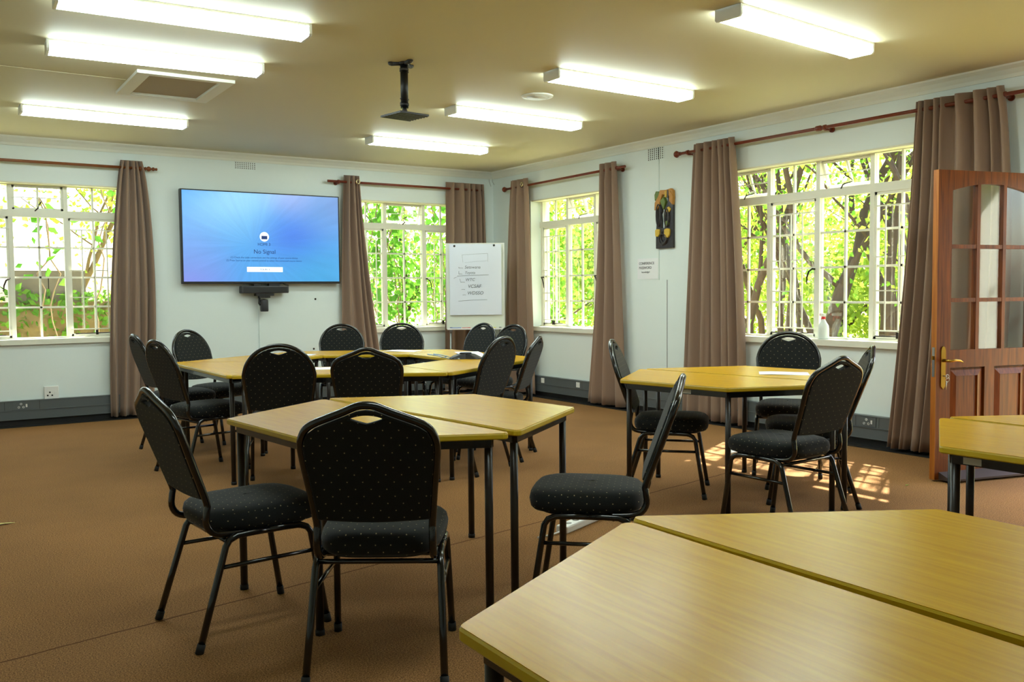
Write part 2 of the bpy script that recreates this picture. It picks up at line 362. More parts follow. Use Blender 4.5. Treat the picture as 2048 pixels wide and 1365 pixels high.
# ------------------------------------------------------------------ windows
def window(idx, F, bays, plan, z0=.845, z1=2.345, label=''):
    """bays: bay edges along the wall; plan: per bay (top light, bottom light) in fixed / fan / casement"""
    w_ = thing('window_%d' % idx, kind='structure')
    V = .15; ZT = 2.06     # transom centre
    def bar(mb, u0, u1, za, zb, v0=V-.02, v1=V+.02): mb.box((u0, v0, za), (u1, v1, zb), None)
    def mk(mb, name, m, bv=None):
        mb.v = [F(*p) for p in mb.v]; o = mb.build(name, m, w_)
        return o
    fr = MB(); U0, U1 = bays[0], bays[-1]
    bar(fr, U0-.035, U1+.035, z0-.05, z0, V-.035, V+.03); bar(fr, U0-.035, U1+.035, z1-.012, z1+.022, V-.035, V+.03)
    bar(fr, U0-.035, U1+.035, ZT-.035, ZT+.035, V-.032, V+.03)
    for i, u in enumerate(bays): bar(fr, u-.02, u+.02, z0, z1, V-.028, V+.03)
    mk(fr, 'window_frame', TRIM)
    rows = [z0+(ZT-.035-z0)*k/4 for k in range(5)]
    for i, (top, bot) in enumerate(plan):
        a, b = bays[i]+.02, bays[i+1]-.02; c = (a+b)/2
        # bottom light
        mb = MB(); t = .011 if bot == 'fixed' else .016
        for z in rows[1:4]: bar(mb, a, b, z-.009, z+.009, V-.012, V+.012)
        bar(mb, c-.009, c+.009, z0, ZT-.035, V-.012, V+.012)
        if bot == 'casement':
            bar(mb, a, a+.02, z0, ZT-.035); bar(mb, b-.02, b, z0, ZT-.035); bar(mb, a, b, z0, z0+.022); bar(mb, a, b, ZT-.057, ZT-.035)
        mk(mb, 'casement' if bot == 'casement' else 'glazing_bars', TRIM)
        g = MB().box((a, V-.002, z0), (b, V+.002, ZT-.035)); mk(g, 'glass_pane', GLASS)
        if bot == 'casement':
            bb = MB()
            us = [a+(b-a)*k for k in (.25, .5, .75)]; zz = [z0+.07, z0+.39, z0+.66, ZT-.15]
            for u in us: bb.box((u-.005, V-.052, zz[0]), (u+.005, V-.042, zz[-1]))
            for k, z in enumerate(zz):
                if k in (1, 2): bb.box((us[k-1], V-.05, z-.005), (us[k], V-.04, z+.005)); bb.box((a, V-.05, z-.005), (us[0], V-.04, z+.005))
                else: bb.box((a-.01, V-.05, z-.005), (b+.01, V-.04, z+.005))
            mk(bb, 'burglar_bars', TRIM)
            hd = MB(); uh = b-.008 if i % 2 else a+.008; s = -1 if i % 2 else 1
            zc = z0+.58
            hd.tube([(uh, V-.02, zc), (uh, V-.06, zc)], .008, 8); hd.tube([(uh, V-.06, zc), (uh+s*.03, V-.065, zc-.02), (uh+s*.05, V-.065, zc-.07), (uh+s*.055, V-.06, zc-.13)], [.007, .008, .007, .004], 8)
            mk(hd, 'window_handle', IRON)
            st = MB().tube([(a+.03, V-.045, z0+.025), (b-.05, V-.05, z0+.03)], .005, 6).box(((a+b)/2-.01, V-.06, z0+.012), ((a+b)/2+.01, V-.03, z0+.06))
            mk(st, 'window_stay', IRON)
        # top light
        za, zb = ZT+.035, z1-.012
        ang = R(22) if top == 'fan' else 0
        M = Matrix.Translation((0, V, zb)) @ Matrix.Rotation(ang, 4, 'X') @ Matrix.Translation((0, -V, -zb))
        mb = MB()
        if top == 'fixed': mb.box((c-.009, V-.012, za), (c+.009, V+.012, zb))
        else:
            for q in ((a, a+.02, za, zb), (b-.02, b, za, zb), (a, b, za, za+.02), (a, b, zb-.02, zb)): mb.box((q[0], V-.014, q[2]), (q[1], V+.014, q[3]), M)
            mb.box((c-.009, V-.010, za), (c+.009, V+.010, zb), M)
        mk(mb, 'fanlight' if top != 'fixed' else 'glazing_bars', TRIM)
        mk(MB().box((a, V-.002, za), (b, V+.002, zb), M), 'glass_pane', GLASS)
        if top != 'fixed':
            bb = MB().box((a, V-.035, (za+zb)/2-.004), (b, V-.027, (za+zb)/2+.004)); mk(bb, 'burglar_bars', TRIM)
            st = MB(); p = M @ Vector((c, V, za+.01))
            st.tube([(c-.03, V-.03, za-.01), (c, V-.045, za+.02), (c+.005, p.y, p.z+.03), (c+.03, V-.03, za+.085)], .006, 6)
            mk(st, 'window_stay', IRON)
    sl = MB(); sl.box((U0-.04, -.035, .782), (U1+.045, V-.03, .832)); o = mk(sl, 'window_sill', TRIM)
    rv = MB()      # painted cream head of the recess
    rv.box((U0-.045, .002, 2.338), (U1+.045, V-.03, 2.3515)); mk(rv, 'recess_head', CREAM)
    return w_
window(1, FB, [-6.48, -5.98, -5.475, -4.985, -4.48], [('fixed', 'casement'), ('fixed', 'casement'), ('closed', 'fixed'), ('fixed', 'casement')])
window(2, FB, [-1.965, -1.476, -.95, -.445], [('fixed', 'casement'), ('fan', 'fixed'), ('fixed', 'casement')])
window(3, FR, [.895, 1.405, 1.915, 2.425], [('fixed', 'casement'), ('fan', 'fixed'), ('fixed', 'casement')])
window(4, FR, [3.885, 4.395, 4.925, 5.45, 5.965], [('fan', 'fixed'), ('fixed', 'casement'), ('fan', 'fixed'), ('fixed', 'casement')])

# ------------------------------------------------------------------ curtain rods and curtains
def rod(name, F, u0, u1, z, v, m, label, ends=(None, None), brackets=(), joints=(), r=.014, z1=None):
    z1 = z1 or z
    zz = lambda u: z+(z1-z)*(u-u0)/(u1-u0)
    t = thing(name, F(u0, v, 0), 0, label, 'curtain rod'); o = Vector(F(u0, v, 0))
    L = lambda u, vv, q: Vector(F(u, vv, q))-o
    MB().tube([L(u0, v, z), L(u1, v, z1)], r, 14).build('rod', m, t)
    for k, (e, u) in enumerate(zip(ends, (u0, u1))):
        s = -1 if k == 0 else 1
        if e == 'turned': prof = [(0, .0), (.016, .0), (.02, .008), (.012, .016), (.024, .03), (.026, .042), (.018, .056), (.009, .064), (.018, .075), (.02, .086), (.009, .1), (.015, .11), (.013, .12), (0, .125)]
        elif e == 'ball': prof = [(0, 0), (.018, 0), (.018, .012), (.012, .018), (.026, .032), (.034, .05), (.026, .068), (.008, .078), (0, .08)]
        elif e == 'cap': prof = [(0, 0), (.019, .0), (.019, .02), (.0, .024)]
        else: continue
        pts = [L(u+s*h, v, zz(u)) for _, h in prof]; pts = [p+(pts[-1]-pts[0])*1e-4*i for i, p in enumerate(pts)]
        MB().tube(pts, [max(q[0], .0005) for q in prof], 16).build('finial', m, t)
    for u in brackets:
        b = MB(); b.tube([L(u, 0, zz(u)-.01), L(u, v-.0, zz(u)-.018)], .009, 10); b.tube([L(u, -.001, zz(u)-.01), L(u, -.015, zz(u)-.01)], .024, 14)
        b.tube([L(u-.012, v, zz(u)), L(u+.012, v, zz(u))], r+.007, 14); b.build('bracket', m, t)
    for u in joints:
        MB().tube([L(u-.03, v, zz(u)), L(u-.02, v, zz(u)), L(u+.02, v, zz(u)), L(u+.03, v, zz(u))], [r+.001, r+.009, r+.009, r+.001], 14).build('joint_collar', m, t)
    return t
rod('curtain_rod', FB, -7.0, -4.27, 2.537, -.1, ROD2, 'brown wooden curtain rod over the leftmost window, turned finial at its right end', (None, 'turned'), (-4.31,))
rod('curtain_rod', FB, -2.296, -.23, 2.532, -.1, ROD, 'red brown curtain rod over the window between screen and room corner', (None, 'cap'), (-2.16, -.28))
rod('curtain_rod', FR, .47, 2.69, 2.52, -.1, ROD, 'short red brown curtain rod over the narrow recessed window right of the corner', ('ball', None), (.6, 2.55), z1=2.54)
rod('curtain_rod', FR, 3.50, 6.76, 2.566, -.1, ROD, 'long red brown curtain rod over the wide window beside the door', ('ball', 'turned'), (3.6, 5.16, 6.62), (5.10,))

def curtain(F, top, bot, folds, label, ztop=2.61, zbot=.03, mid=None, amp=.045, vt=-.1, zrod=2.535, ring=None, seed=0):
    """top / mid / bot: (u0, u1) spans; folds: number of pleats or a list of pleat widths"""
    rnd = random.Random(seed); t0 = F((top[0]+top[1])/2, vt, 0)
    t = thing('curtain', t0, 0, label, 'curtain'); O = Vector(t0)
    if isinstance(folds, int): folds = [1]*folds
    folds = [f*rnd.uniform(.65, 1.5) for f in folds]
    tot = sum(folds); NU = 12; nseg = []
    for k, wd in enumerate(folds):
        for j in range(NU): nseg.append((sum(folds[:k])+wd*j/NU, k+j/NU, wd))
    nseg.append((tot, len(folds), folds[-1]))
    NV = 26; vs = []
    ph = [rnd.uniform(-.35, .35) for _ in range(len(folds)+1)]; am = [rnd.uniform(.7, 1.35) for _ in range(len(folds)+1)]
    for i in range(NV+1):
        q = i/NV; z = ztop+(zbot-ztop)*q
        if mid is None: m_ = ((top[0]+bot[0])/2, (top[1]+bot[1])/2)
        else: m_ = mid
        e = q**.85
        u0 = top[0]*(1-e)**2+2*m_[0]*e*(1-e)+bot[0]*e*e if mid else top[0]*(1-e)+bot[0]*e
        u1 = top[1]*(1-e)**2+2*m_[1]*e*(1-e)+bot[1]*e*e if mid else top[1]*(1-e)+bot[1]*e
        for (s, k, wd) in nseg:
            kk = min(int(k), len(folds)-1)
            x = s/tot
            a = amp*(1-.12*q)*(am[kk] if q > .05 else 1)*min(1.25, .75+.25*wd)
            dv = a*(sin(2*pi*k+ph[kk]*q*1.4)+.22*q*sin(4*pi*k+kk+2*q))
            uu = u0+(u1-u0)*x+.004*sin(3*k+5*q)
            zz = z+(.006*sin(2*pi*k) if i == 0 else 0)+(rnd.uniform(-.004, .004) if i == NV else 0)
            vs.append(Vector(F(uu, vt+dv, zz))-O)
    n = len(nseg); mb = MB(); mb.add(vs, [(i*n+j, i*n+j+1, (i+1)*n+j+1, (i+1)*n+j) for i in range(NV) for j in range(n-1)], True)
    o = mb.build('curtain_cloth', CURT, t); s = o.modifiers.new('thickness', 'SOLIDIFY'); s.thickness = .003
    if ring is not None:
        for u in ring:
            g = MB(); c = Vector(F(u, vt-amp*1.25, zrod))-O
            ax = [Vector(F(1, 0, 0))-Vector(F(0, 0, 0)), Vector((0, 0, 1))]
            g.tube([c+ax[0]*.022*cos(a*pi/10)+ax[1]*.022*sin(a*pi/10) for a in range(20)], .006, 8, closed=True).build('eyelet', GROMM, t)
    return t
curtain(FB, (-4.50, -4.30), (-4.66, -4.27), 5, 'taupe curtain gathered left of the wall screen, at the leftmost window', mid=(-4.66, -4.12), seed=1)
curtain(FB, (-2.09, -1.915), (-2.14, -1.60), 4, 'taupe curtain between the wall screen and the back window, pale eyelet showing', mid=(-2.16, -1.86), ring=(-1.945,), seed=2)
curtain(FB, (-.75, -.215), (-.80, -.15), [1.6, 1.6, 1, .8, .8, .8], 'taupe curtain behind the flip chart, left of the room corner', seed=3)
curtain(FR, (.565, .93), (.40, 1.06), 3, 'taupe curtain right of the room corner, left side of the narrow recessed window', mid=(.44, 1.0), ring=(.88,), seed=4)
curtain(FR, (2.27, 2.55), (2.03, 2.68), 3, 'taupe curtain between the narrow recessed window and the paper sign', mid=(2.25, 2.62), seed=5)
curtain(FR, (3.68, 4.19), (3.52, 4.34), 6, 'taupe curtain right of the carved plaque, left side of the wide window', mid=(3.6, 4.3), ztop=2.63, seed=6, zrod=2.57)
curtain(FR, (5.965, 6.62), (5.77, 6.62), [.8, .8, .8, .8, 1.6, 1.8, 1, 1], 'taupe curtain behind the open wooden door, right side of the wide window', mid=(5.93, 6.75), ztop=2.63, seed=7, zrod=2.565, amp=.045)

# ------------------------------------------------------------------ ceiling fittings
def light(x0, x1, y, label, slope=0):
    t = thing('ceiling_light', ((x0+x1)/2, y, H), slope, label, 'ceiling light', 'fluorescent ceiling fittings')
    hl = (x1-x0)/2
    MB().box((-hl, -.086, -.013), (hl, .086, 0)).build('base_tray', WMET, t)
    pr = [(-.082, -.013), (-.082, -.052), (-.074, -.064), (.074, -.064), (.082, -.052), (.082, -.013)]
    MB().prism(pr, lambda a, b: (-hl+.015, a, b), lambda a, b: (hl-.015, a, b)).build('diffuser', DIFF, t)
    pc = [(-.087, 0), (-.087, -.056), (-.077, -.068), (.077, -.068), (.087, -.056), (.087, 0)]
    for s in (-1, 1):
        MB().prism(pc, lambda a, b: (s*hl, a, b), lambda a, b: (s*(hl-.016), a, b)).build('end_cap', WMET, t)
    return t
for a in ((-2.53, -1.19, -1.70, 'white ceiling light nearest the back wall in the right-hand row of four', R(.6)),
          (-2.59, -1.24, -3.37, 'white ceiling light second from the back wall in the right-hand row of four', R(2)),
          (-2.615, -1.31, -4.82, 'white ceiling light third from the back wall, beside the round vent', R(1)),
          (-2.65, -1.32, -6.43, 'largest, rightmost white ceiling light, toward the wide window side', R(5)),
          (-5.55, -4.25, -1.64, 'white ceiling light nearest the leftmost window, beyond the ceiling hatch', R(.5))):
    light(*a)
light(-5.63, -4.34, -3.86, 'white ceiling light just before the ceiling hatch, middle of the left three', R(-4))
light(-5.72, -4.41, -4.88, 'white ceiling light at the top left edge, nearest of the left three', R(-3))
for x0, x1, sd_ in ((-2.65, -1.32, 'right'), (-5.72, -4.41, 'left')):  # two unseen fittings, added to brighten the foreground tables
    light(x0, x1, -8.05, 'added white ceiling light out of view, continuing the %s-hand row' % sd_)
t = thing('ceiling_hatch', (-4.68, -2.99, H), R(-1), 'square ceiling access hatch with a pale raised frame and sunken grey panel', 'hatch')
mb = MB(); a, b = .30, .38
mb.box((-b+.05, -.40, -.022), (b-.05, -.34, 0)); mb.box((-b+.05, .34, -.022), (b-.05, .40, 0)); mb.box((-b+.05, -.34, -.022), (-a+.06, .34, 0)); mb.box((a-.06, -.34, -.022), (b-.05, .34, 0))
mb.build('hatch_frame', CORN, t)
MB().box((-a+.06, -.34, -.004), (a-.06, .34, -.0005)).build('hatch_panel', mat('hatch_board', (170, 160, 142), .8), t)
t = thing('ceiling_vent', (-2.21, -4.1, H), 0, 'small round white vent set in the ceiling between two right-hand lights', 'vent')
MB().lathe([(.085, -.012), (.12, -.010), (.125, 0)], n=32).build('vent_ring', CORN, t)
MB().lathe([(0, -.013), (.085, -.012)], n=32).build('vent_disc', mat('vent_disc', (190, 184, 164), .7), t)

t = thing('projector_mount', (-3.571, -4.488, H), R(8), 'black empty projector pole hanging from the ceiling with a square plate', 'projector mount')
mb = MB(); mb.lathe([(.035, 0), (.035, -.01), (.022, -.016)], n=20)
for k in range(3):
    aa = k*2*pi/3+.4; mb.tube([(0, 0, -.006), (.085*cos(aa), .085*sin(aa), -.006)], [.014, .018], 8); mb.lathe([(.02, 0), (.02, -.012), (.01, -.02)], (.085*cos(aa), .085*sin(aa), 0), n=12)
mb.build('ceiling_flange', DGREY, t)
mb = MB().tube([(0, 0, -.01), (0, 0, -.30)], .026, 16); mb.build('pole', BPL, t)
mb = MB().tube([(0, 0, -.04), (0, 0, -.055)], .030, 16).tube([(0, 0, -.27), (0, 0, -.285)], .030, 16)
for z in (-.06, -.27, -.24): mb.tube([(-.033, 0, z), (.033, 0, z)], .006, 8)
mb.build('clamp_collar', DGREY, t)
MB().lathe([(.012, -.30), (.018, -.315), (.018, -.33), (.03, -.345)], n=16).build('swivel_ball', DGREY, t)
mb = MB().box((-.115, -.115, -.357), (.115, .115, -.345))
for k in range(-3, 4): mb.box((-.115, k*.032-.004, -.360), (.115, k*.032+.004, -.357))
mb.build('mounting_plate', DGREY, t)

# ------------------------------------------------------------------ things on the walls
def airbrick(F, u0, u1, z0, z1, nu, nz, label):
    t = thing('air_vent', F((u0+u1)/2, 0, z0), 0, label, 'air vent'); O = Vector(F((u0+u1)/2, 0, z0))
    L = lambda p: Vector(F(*p))-O
    mb = MB().box((u0, -.004, z0), (u1, 0, z1)); mb.v = [L(p) for p in mb.v]; mb.build('vent_face', WALL, t)
    h = MB()
    for i in range(nu):
        for j in range(nz):
            uc = u0+(u1-u0)*(i+.5)/nu; zc = z0+(z1-z0)*(j+.5)/nz; s = (u1-u0)/nu*.24
            h.box((uc-s*.85, -.005, zc-s*.85), (uc+s*.85, -.0041, zc+s*.85))
    h.v = [L(p) for p in h.v]; h.build('vent_holes', mat('dark_vent_hole', (70, 66, 58), .9), t)
airbrick(FB, -3.32, -3.09, 2.612, 2.690, 10, 4, 'perforated air brick high on the back wall above the screen')
airbrick(FR, 2.93, 3.165, 2.57, 2.69, 8, 6, 'perforated air brick high on the right wall between two curtain rods')

def trunking(F, u0, u1, label, joints, socks):
    t = thing('cable_trunking', F(u0, -.03, .06), 0, label, 'cable trunking'); O = Vector(F(u0, -.03, .06))
    L = lambda p: Vector(F(*p))-O
    def mk(mb, n, m): mb.v = [L(p) for p in mb.v]; return mb.build(n, m, t)
    mb = MB().box((u0, -.058, .062), (u1, -.0, .245)); mb.box((u0, -.062, .062), (u1, -.058, .07)).box((u0, -.064, .148), (u1, -.058, .156)).box((u0, -.062, .238), (u1, -.058, .245))
    mk(mb, 'trunking_body', GREY)
    g = MB()
    for u in joints: g.box((u-.0015, -.0585, .157), (u+.0015, -.058, .238))
    if joints: mk(g, 'lid_joints', DARK)
    for (u, kind) in socks:
        if kind == 'white':
            o = mk(MB().box((u-.03, -.064, .168), (u+.03, -.058, .226)), 'data_socket', WPL)
        else:
            p = MB(); p.box((u-.075, -.063, .160), (u+.075, -.058, .234)); mk(p, 'socket_plate', GREY)
            h = MB()
            for du, dz, rr in ((0, .018, .008), (-.02, -.014, .008), (.02, -.014, .008)):
                c = L((u-.01+du, -.064, .197+dz)); ax = L((1, 0, 0))-L((0, 0, 0))
                h.tube([c+ax*rr*cos(k*pi/6)+Vector((0, 0, rr*sin(k*pi/6))) for k in range(12)], .0022, 6, closed=True)
            s_ = MB().box((u+.03, -.066, .182), (u+.044, -.063, .212)); s_.v = [L(q) for q in s_.v]; h.add(s_.v, s_.f)
            h.build('socket_pins', WPL, t)
    return t
trunking(FB, XL, -.06, 'grey cable trunking running along the foot of the back wall', (-5.6, -5.3, -3.9, -2.6, -1.2), ((-5.45, 'pins'), (-3.74, 'white'), (-1.75, 'white')))
trunking(FR, .06, 6.6, 'grey cable trunking running along the foot of the right wall', (1.9, 3.3, 5.28, 5.45, 5.66), ((1.83, 'white'), (1.15, 'white'), (5.36, 'white'), (5.56, 'pins')))

t = thing('wall_socket', (-5.186, 0, .232), 0, 'white square wall socket above the trunking under the leftmost window', 'socket')
bevel(MB().box((-.065, -.022, 0), (.065, 0, .135)).build('socket_plate', WPL, t), .006)
mb = MB()
for x, z in ((-.015, .075), (-.035, .045), (.005, .045)): mb.lathe([(0, -.0235), (.008, -.0235), (.008, -.022)], (x, 0, z), 'y', 12)
mb.build('pin_holes', BPL, t); MB().box((.025, -.028, .05), (.043, -.022, .08)).build('rocker_switch', WPL, t)

# television
def screen_mat():
    m = bpy.data.materials.new('lit_blue_screen'); m.use_nodes = True; n = m.node_tree.nodes; l = m.node_tree.links; b = n['Principled BSDF']
    tc = n.new('ShaderNodeTexCoord'); s = n.new('ShaderNodeSeparateXYZ'); l.new(tc.outputs['Object'], s.inputs[0])
    X, Z = s.outputs[0], s.outputs[2]           # -0.87..0.87, 0..0.98
    x = node_m(m, 'ADD', X, .12); z = node_m(m, 'SUBTRACT', Z, .42)
    ang = node_m(m, 'ARCTAN2', z, x)
    cx = n.new('ShaderNodeCombineXYZ'); l.new(node_m(m, 'MULTIPLY', ang, 7), cx.inputs[0])
    rr = node_m(m, 'SQRT', node_m(m, 'ADD', node_m(m, 'MULTIPLY', x, x), node_m(m, 'MULTIPLY', z, z))); l.new(rr, cx.inputs[1])
    nz = n.new('ShaderNodeTexNoise'); nz.inputs['Scale'].default_value = 1.4; nz.inputs['Detail'].default_value = 5; l.new(cx.outputs[0], nz.inputs['Vector'])
    def blob(px, pz, rad):
        a = node_m(m, 'SUBTRACT', X, px); c = node_m(m, 'SUBTRACT', Z, pz)
        d = node_m(m, 'SQRT', node_m(m, 'ADD', node_m(m, 'MULTIPLY', a, a), node_m(m, 'MULTIPLY', node_m(m, 'MULTIPLY', c, c), 1.6)))
        mr = n.new('ShaderNodeMapRange'); mr.interpolation_type = 'SMOOTHSTEP'; mr.inputs[1].default_value = rad; mr.inputs[2].default_value = 0; l.new(d, mr.inputs[0]); return mr.outputs[0]
    col = None
    def mixc(prev, c, f):
        q = n.new('ShaderNodeMix'); q.data_type = 'RGBA'
        if isinstance(f, (int, float)): q.inputs[0].default_value = f
        else: l.new(f, q.inputs[0])
        if isinstance(prev, tuple): q.inputs[6].default_value = prev
        else: l.new(prev, q.inputs[6])
        q.inputs[7].default_value = c; return q.outputs[2]
    col = mixc(lin((92, 178, 252)), lin((120, 200, 255)), blob(-.3, .8, .7))
    col = mixc(col, lin((150, 150, 246)), node_m(m, 'MULTIPLY', blob(-.95, -.02, .85), .95))
    col = mixc(col, lin((132, 178, 250)), node_m(m, 'MULTIPLY', blob(-.85, .35, .7), .6))
    col = mixc(col, lin((76, 132, 250)), node_m(m, 'MULTIPLY', blob(.35, .52, .6), .8))
    col = mixc(col, lin((132, 172, 236)), blob(.95, 1.0, .95))
    col = mixc(col, lin((156, 168, 240)), node_m(m, 'MULTIPLY', blob(.3, .98, .45), .6))
    col = mixc(col, lin((66, 176, 236)), node_m(m, 'MULTIPLY', blob(.7, .02, .8), .8))
    st = node_m(m, 'ADD', node_m(m, 'MULTIPLY', nz.outputs['Fac'], .26), .80)
    mr = n.new('ShaderNodeMix'); mr.data_type = 'RGBA'; mr.blend_type = 'MULTIPLY'; mr.inputs[0].default_value = 1; l.new(col, mr.inputs[6])
    cc = n.new('ShaderNodeCombineColor'); [l.new(st, cc.inputs[i]) for i in range(3)]; l.new(cc.outputs[0], mr.inputs[7])
    b.inputs['Base Color'].default_value = (.01, .01, .01, 1); b.inputs['Roughness'].default_value = .2
    l.new(mr.outputs[2], b.inputs['Emission Color']); b.inputs['Emission Strength'].default_value = .70
    return m
t = thing('television', (-3.045, -.07, 1.366), 0, 'large black-framed wall television lit blue with a No Signal message', 'television')
bevel(MB().box((-.885, -.03, 0), (.885, .03, .993)).build('television_case', BPL, t), .006)
MB().box((-.868, -.033, .024), (.868, -.0305, .980)).build('screen', screen_mat(), t)
MB().box((-.3, .03, .25), (.3, .068, .75)).build('wall_bracket', BPL, t)
Sx = Matrix.Translation((0, -.0345, 0)) @ Matrix.Rotation(R(90), 4, 'X')
TXT = emit('screen_lettering', (.0, .02, .12), .6); TXW = emit('screen_white', (.80, .92, 1), .62)
def scr(s, size, x, z, nm='screen_text', mm=TXT): return text_mesh(s, size, Matrix.Translation((x, 0, z)) @ Sx, mm, nm, t)
scr('HDMI 3', .044, -.005, .415); scr('No Signal', .064, -.0, .328)
scr('(1) Check the cable connections and the settings of your source device', .026, 0, .275)
scr("(2) Press Source on your remote control to select the connected source device", .026, 0, .243)
MB().box((-.20, -.0345, .128), (.20, -.0335, .182)).build('screen_button', TXW, t)
text_mesh('SOURCE', .030, Matrix.Translation((0, -.0012, .145)) @ Sx, TXT, 'screen_text', t)
MB().lathe([(0, -.0345), (.052, -.0345), (.052, -.0335)], (0, 0, .512), 'y', 32).build('screen_icon', TXW, t)
MB().box((-.032, -.0358, .485), (.032, -.0346, .522)).box((-.026, -.0365, .488), (.026, -.0358, .508)).build('screen_icon_plug', TXT, t)
# conference bar and camera below it
t = thing('sound_bar', (-3.055, -.09, 1.262), 0, 'charcoal sound bar fixed below the television', 'sound bar')
bevel(MB().box((-.265, -.045, 0), (.265, .045, .078)).build('bar_body', DGREY, t), .008)
MB().box((-.245, -.048, .010), (.245, -.045, .068)).build('speaker_grille', BPL, t)
MB().box((-.12, -.02, .078), (-.04, .03, .10)).box((.05, -.02, .078), (.17, .03, .104)).build('cable_connectors', BPL, t)
MB().tube([(.10, 0, .10), (.2, .01, .115), (.25, .02, .09), (.29, .03, .085)], .005, 8).build('cable', BPL, t)
t = thing('webcam', (-3.055, -.08, 1.06), 0, 'dark conference camera on a bracket under the sound bar', 'camera')
MB().box((-.1, -.04, .172), (.1, .04, .2)).box((-.06, -.03, .150), (.06, .03, .172)).build('bracket_shelf', BPL, t)
mb = MB(); mb.lathe([(.0, 0), (.04, 0), (.044, .01), (.044, .115), (.04, .13), (.0, .14)], n=24); mb.build('camera_body', DGREY, t)
MB().tube([(-.05, .0, .16), (-.058, 0, .09), (-.044, 0, .07)], .010, 8).build('camera_arm', BPL, t)
t = MB().box((-3.095, -.016, .245), (-3.07, 0, 1.345)).build('cable_conduit', WALL); tag(t, 'slim white vertical cable cover on the wall below the screen', 'cable cover')
for (x, z, s) in ((-2.43, 1.19, 'upper'), (-2.46, .62, 'lower')):
    tag(MB().lathe([(0, -.006), (.010, -.006), (.012, 0)], (x, 0, z), 'y', 12).build('wall_plug', IRON), '%s of two tiny dark wall plugs right of the conference camera' % s, 'wall plug')

# paper sign
t = thing('paper_sign', (-.002, -2.93, 1.37), 0, 'white paper notice reading CONFERENCE PASSWORD taped to the right wall', 'sign')
MB().box((-.003, -.155, 0), (0, .155, .212)).build('paper_sheet', PAPER, t)
Mr = Matrix.Rotation(R(-90), 4, 'Z') @ Matrix.Rotation(R(90), 4, 'X')
for s, z, sz, y in (('CONFERENCE', .150, .036, .13), ('PASSWORD', .105, .036, .13), ('knowledge1', .065, .026, .09)):
    text_mesh(s, sz, Matrix.Translation((-.0045, y, z)) @ Mr, INKD, 'lettering', t, 'LEFT')

# carved plaque
def shape(parent, name, m, outline, x0, x1):
    """outline (y, z) polygon; x0 / x1 thickness range, proud of the wall"""
    o = MB().prism(outline, lambda a, b: (x0, -a, b), lambda a, b: (x1, -a, b)).build(name, m, parent); return bevel(o, .006, 3)
CARV = mat('dark_carved_wood', (44, 36, 34), .35, noise=.3, nscale=30, bump=.4, bscale=40)
YEL = mat('yellow_carving_paint', (206, 170, 52), .5, noise=.2, nscale=40)
OLV = mat('green_carving_paint', (96, 116, 44), .5, noise=.2, nscale=40)
ORA = mat('orange_carving_paint', (184, 128, 48), .5, noise=.3, nscale=30)
t = thing('carved_plaque', (0, -3.20, 1.675), 0, 'dark carved wooden plaque with yellow and green painted leaves on the right wall', 'wall carving')
shape(t, 'plaque_base', CARV, [(-.125, 0), (.125, 0), (.125, .17), (.105, .20), (-.105, .20), (-.125, .17)], 0, -.028)
shape(t, 'left_stem', CARV, [(-.125, .17), (-.045, .17), (-.04, .27), (-.055, .34), (-.035, .37), (-.05, .43), (-.07, .50), (-.12, .48), (-.115, .3)], 0, -.026)
shape(t, 'right_stem', CARV, [(.005, .17), (.125, .17), (.125, .47), (.10, .545), (.05, .53), (.045, .45), (.01, .40), (.02, .36), (.0, .28)], 0, -.030)
shape(t, 'top_band', ORA, [(-.06, .44), (-.02, .535), (.13, .50), (.13, .56), (.10, .585), (.03, .575), (-.055, .58), (-.075, .53), (-.13, .46), (-.135, .385), (-.10, .385), (-.07, .42)], -.004, -.040)
shape(t, 'leaf', OLV, [(-.135, .48), (-.08, .50), (-.06, .55), (-.08, .57), (-.12, .575), (-.14, .54)], -.006, -.034)
shape(t, 'leaf', OLV, [(-.05, .47), (0, .38), (.03, .46), (.0, .51)], -.006, -.044)
shape(t, 'mask', YEL, [(-.12, .125), (-.085, .115), (-.06, .14), (-.055, .19), (-.10, .195), (-.122, .185)], -.02, -.042)
shape(t, 'mask', YEL, [(.01, .13), (.03, .105), (.06, .10), (.085, .125), (.09, .185), (.05, .195), (.01, .185)], -.02, -.044)
shape(t, 'mask', YEL, [(.035, .365), (.06, .345), (.09, .36), (.10, .385), (.07, .41), (.045, .395)], -.02, -.040)
shape(t, 'mask', OLV, [(.015, .23), (.04, .215), (.07, .225), (.075, .25), (.05, .27), (.02, .265)], -.02, -.040)
shape(t, 'carved_figure', CARV, [(-.06, .04), (-.02, .02), (.03, .04), (.05, .08), (.02, .08), (-.01, .06), (-.04, .10), (-.02, .17), (-.05, .16)], -.02, -.038)

MB().tube([(-.040, -(-.075+.03*cos(a*pi/8)), .33+.11*sin(a*pi/8)) for a in range(16)], .007, 8, closed=True).tube([(-.042, -(.045+.028*cos(a*pi/8)), .30+.09*sin(a*pi/8)) for a in range(16)], .007, 8, closed=True).tube([(-.04, -(-.01+.055*cos(a*pi/8)), .09+.05*sin(a*pi/8)) for a in range(16)], .006, 8, closed=True).build('carved_scrolls', CARV, t)
shape(t, 'painted_band', YEL, [(.02, .50), (.045, .50), (.04, .57), (.02, .565)], -.01, -.046)
shape(t, 'painted_band', CARV, [(.055, .49), (.075, .49), (.07, .575), (.055, .57)], -.01, -.046)
shape(t, 'painted_band', ORA, [(.085, .46), (.13, .42), (.14, .50), (.10, .56), (.085, .55)], -.01, -.047)
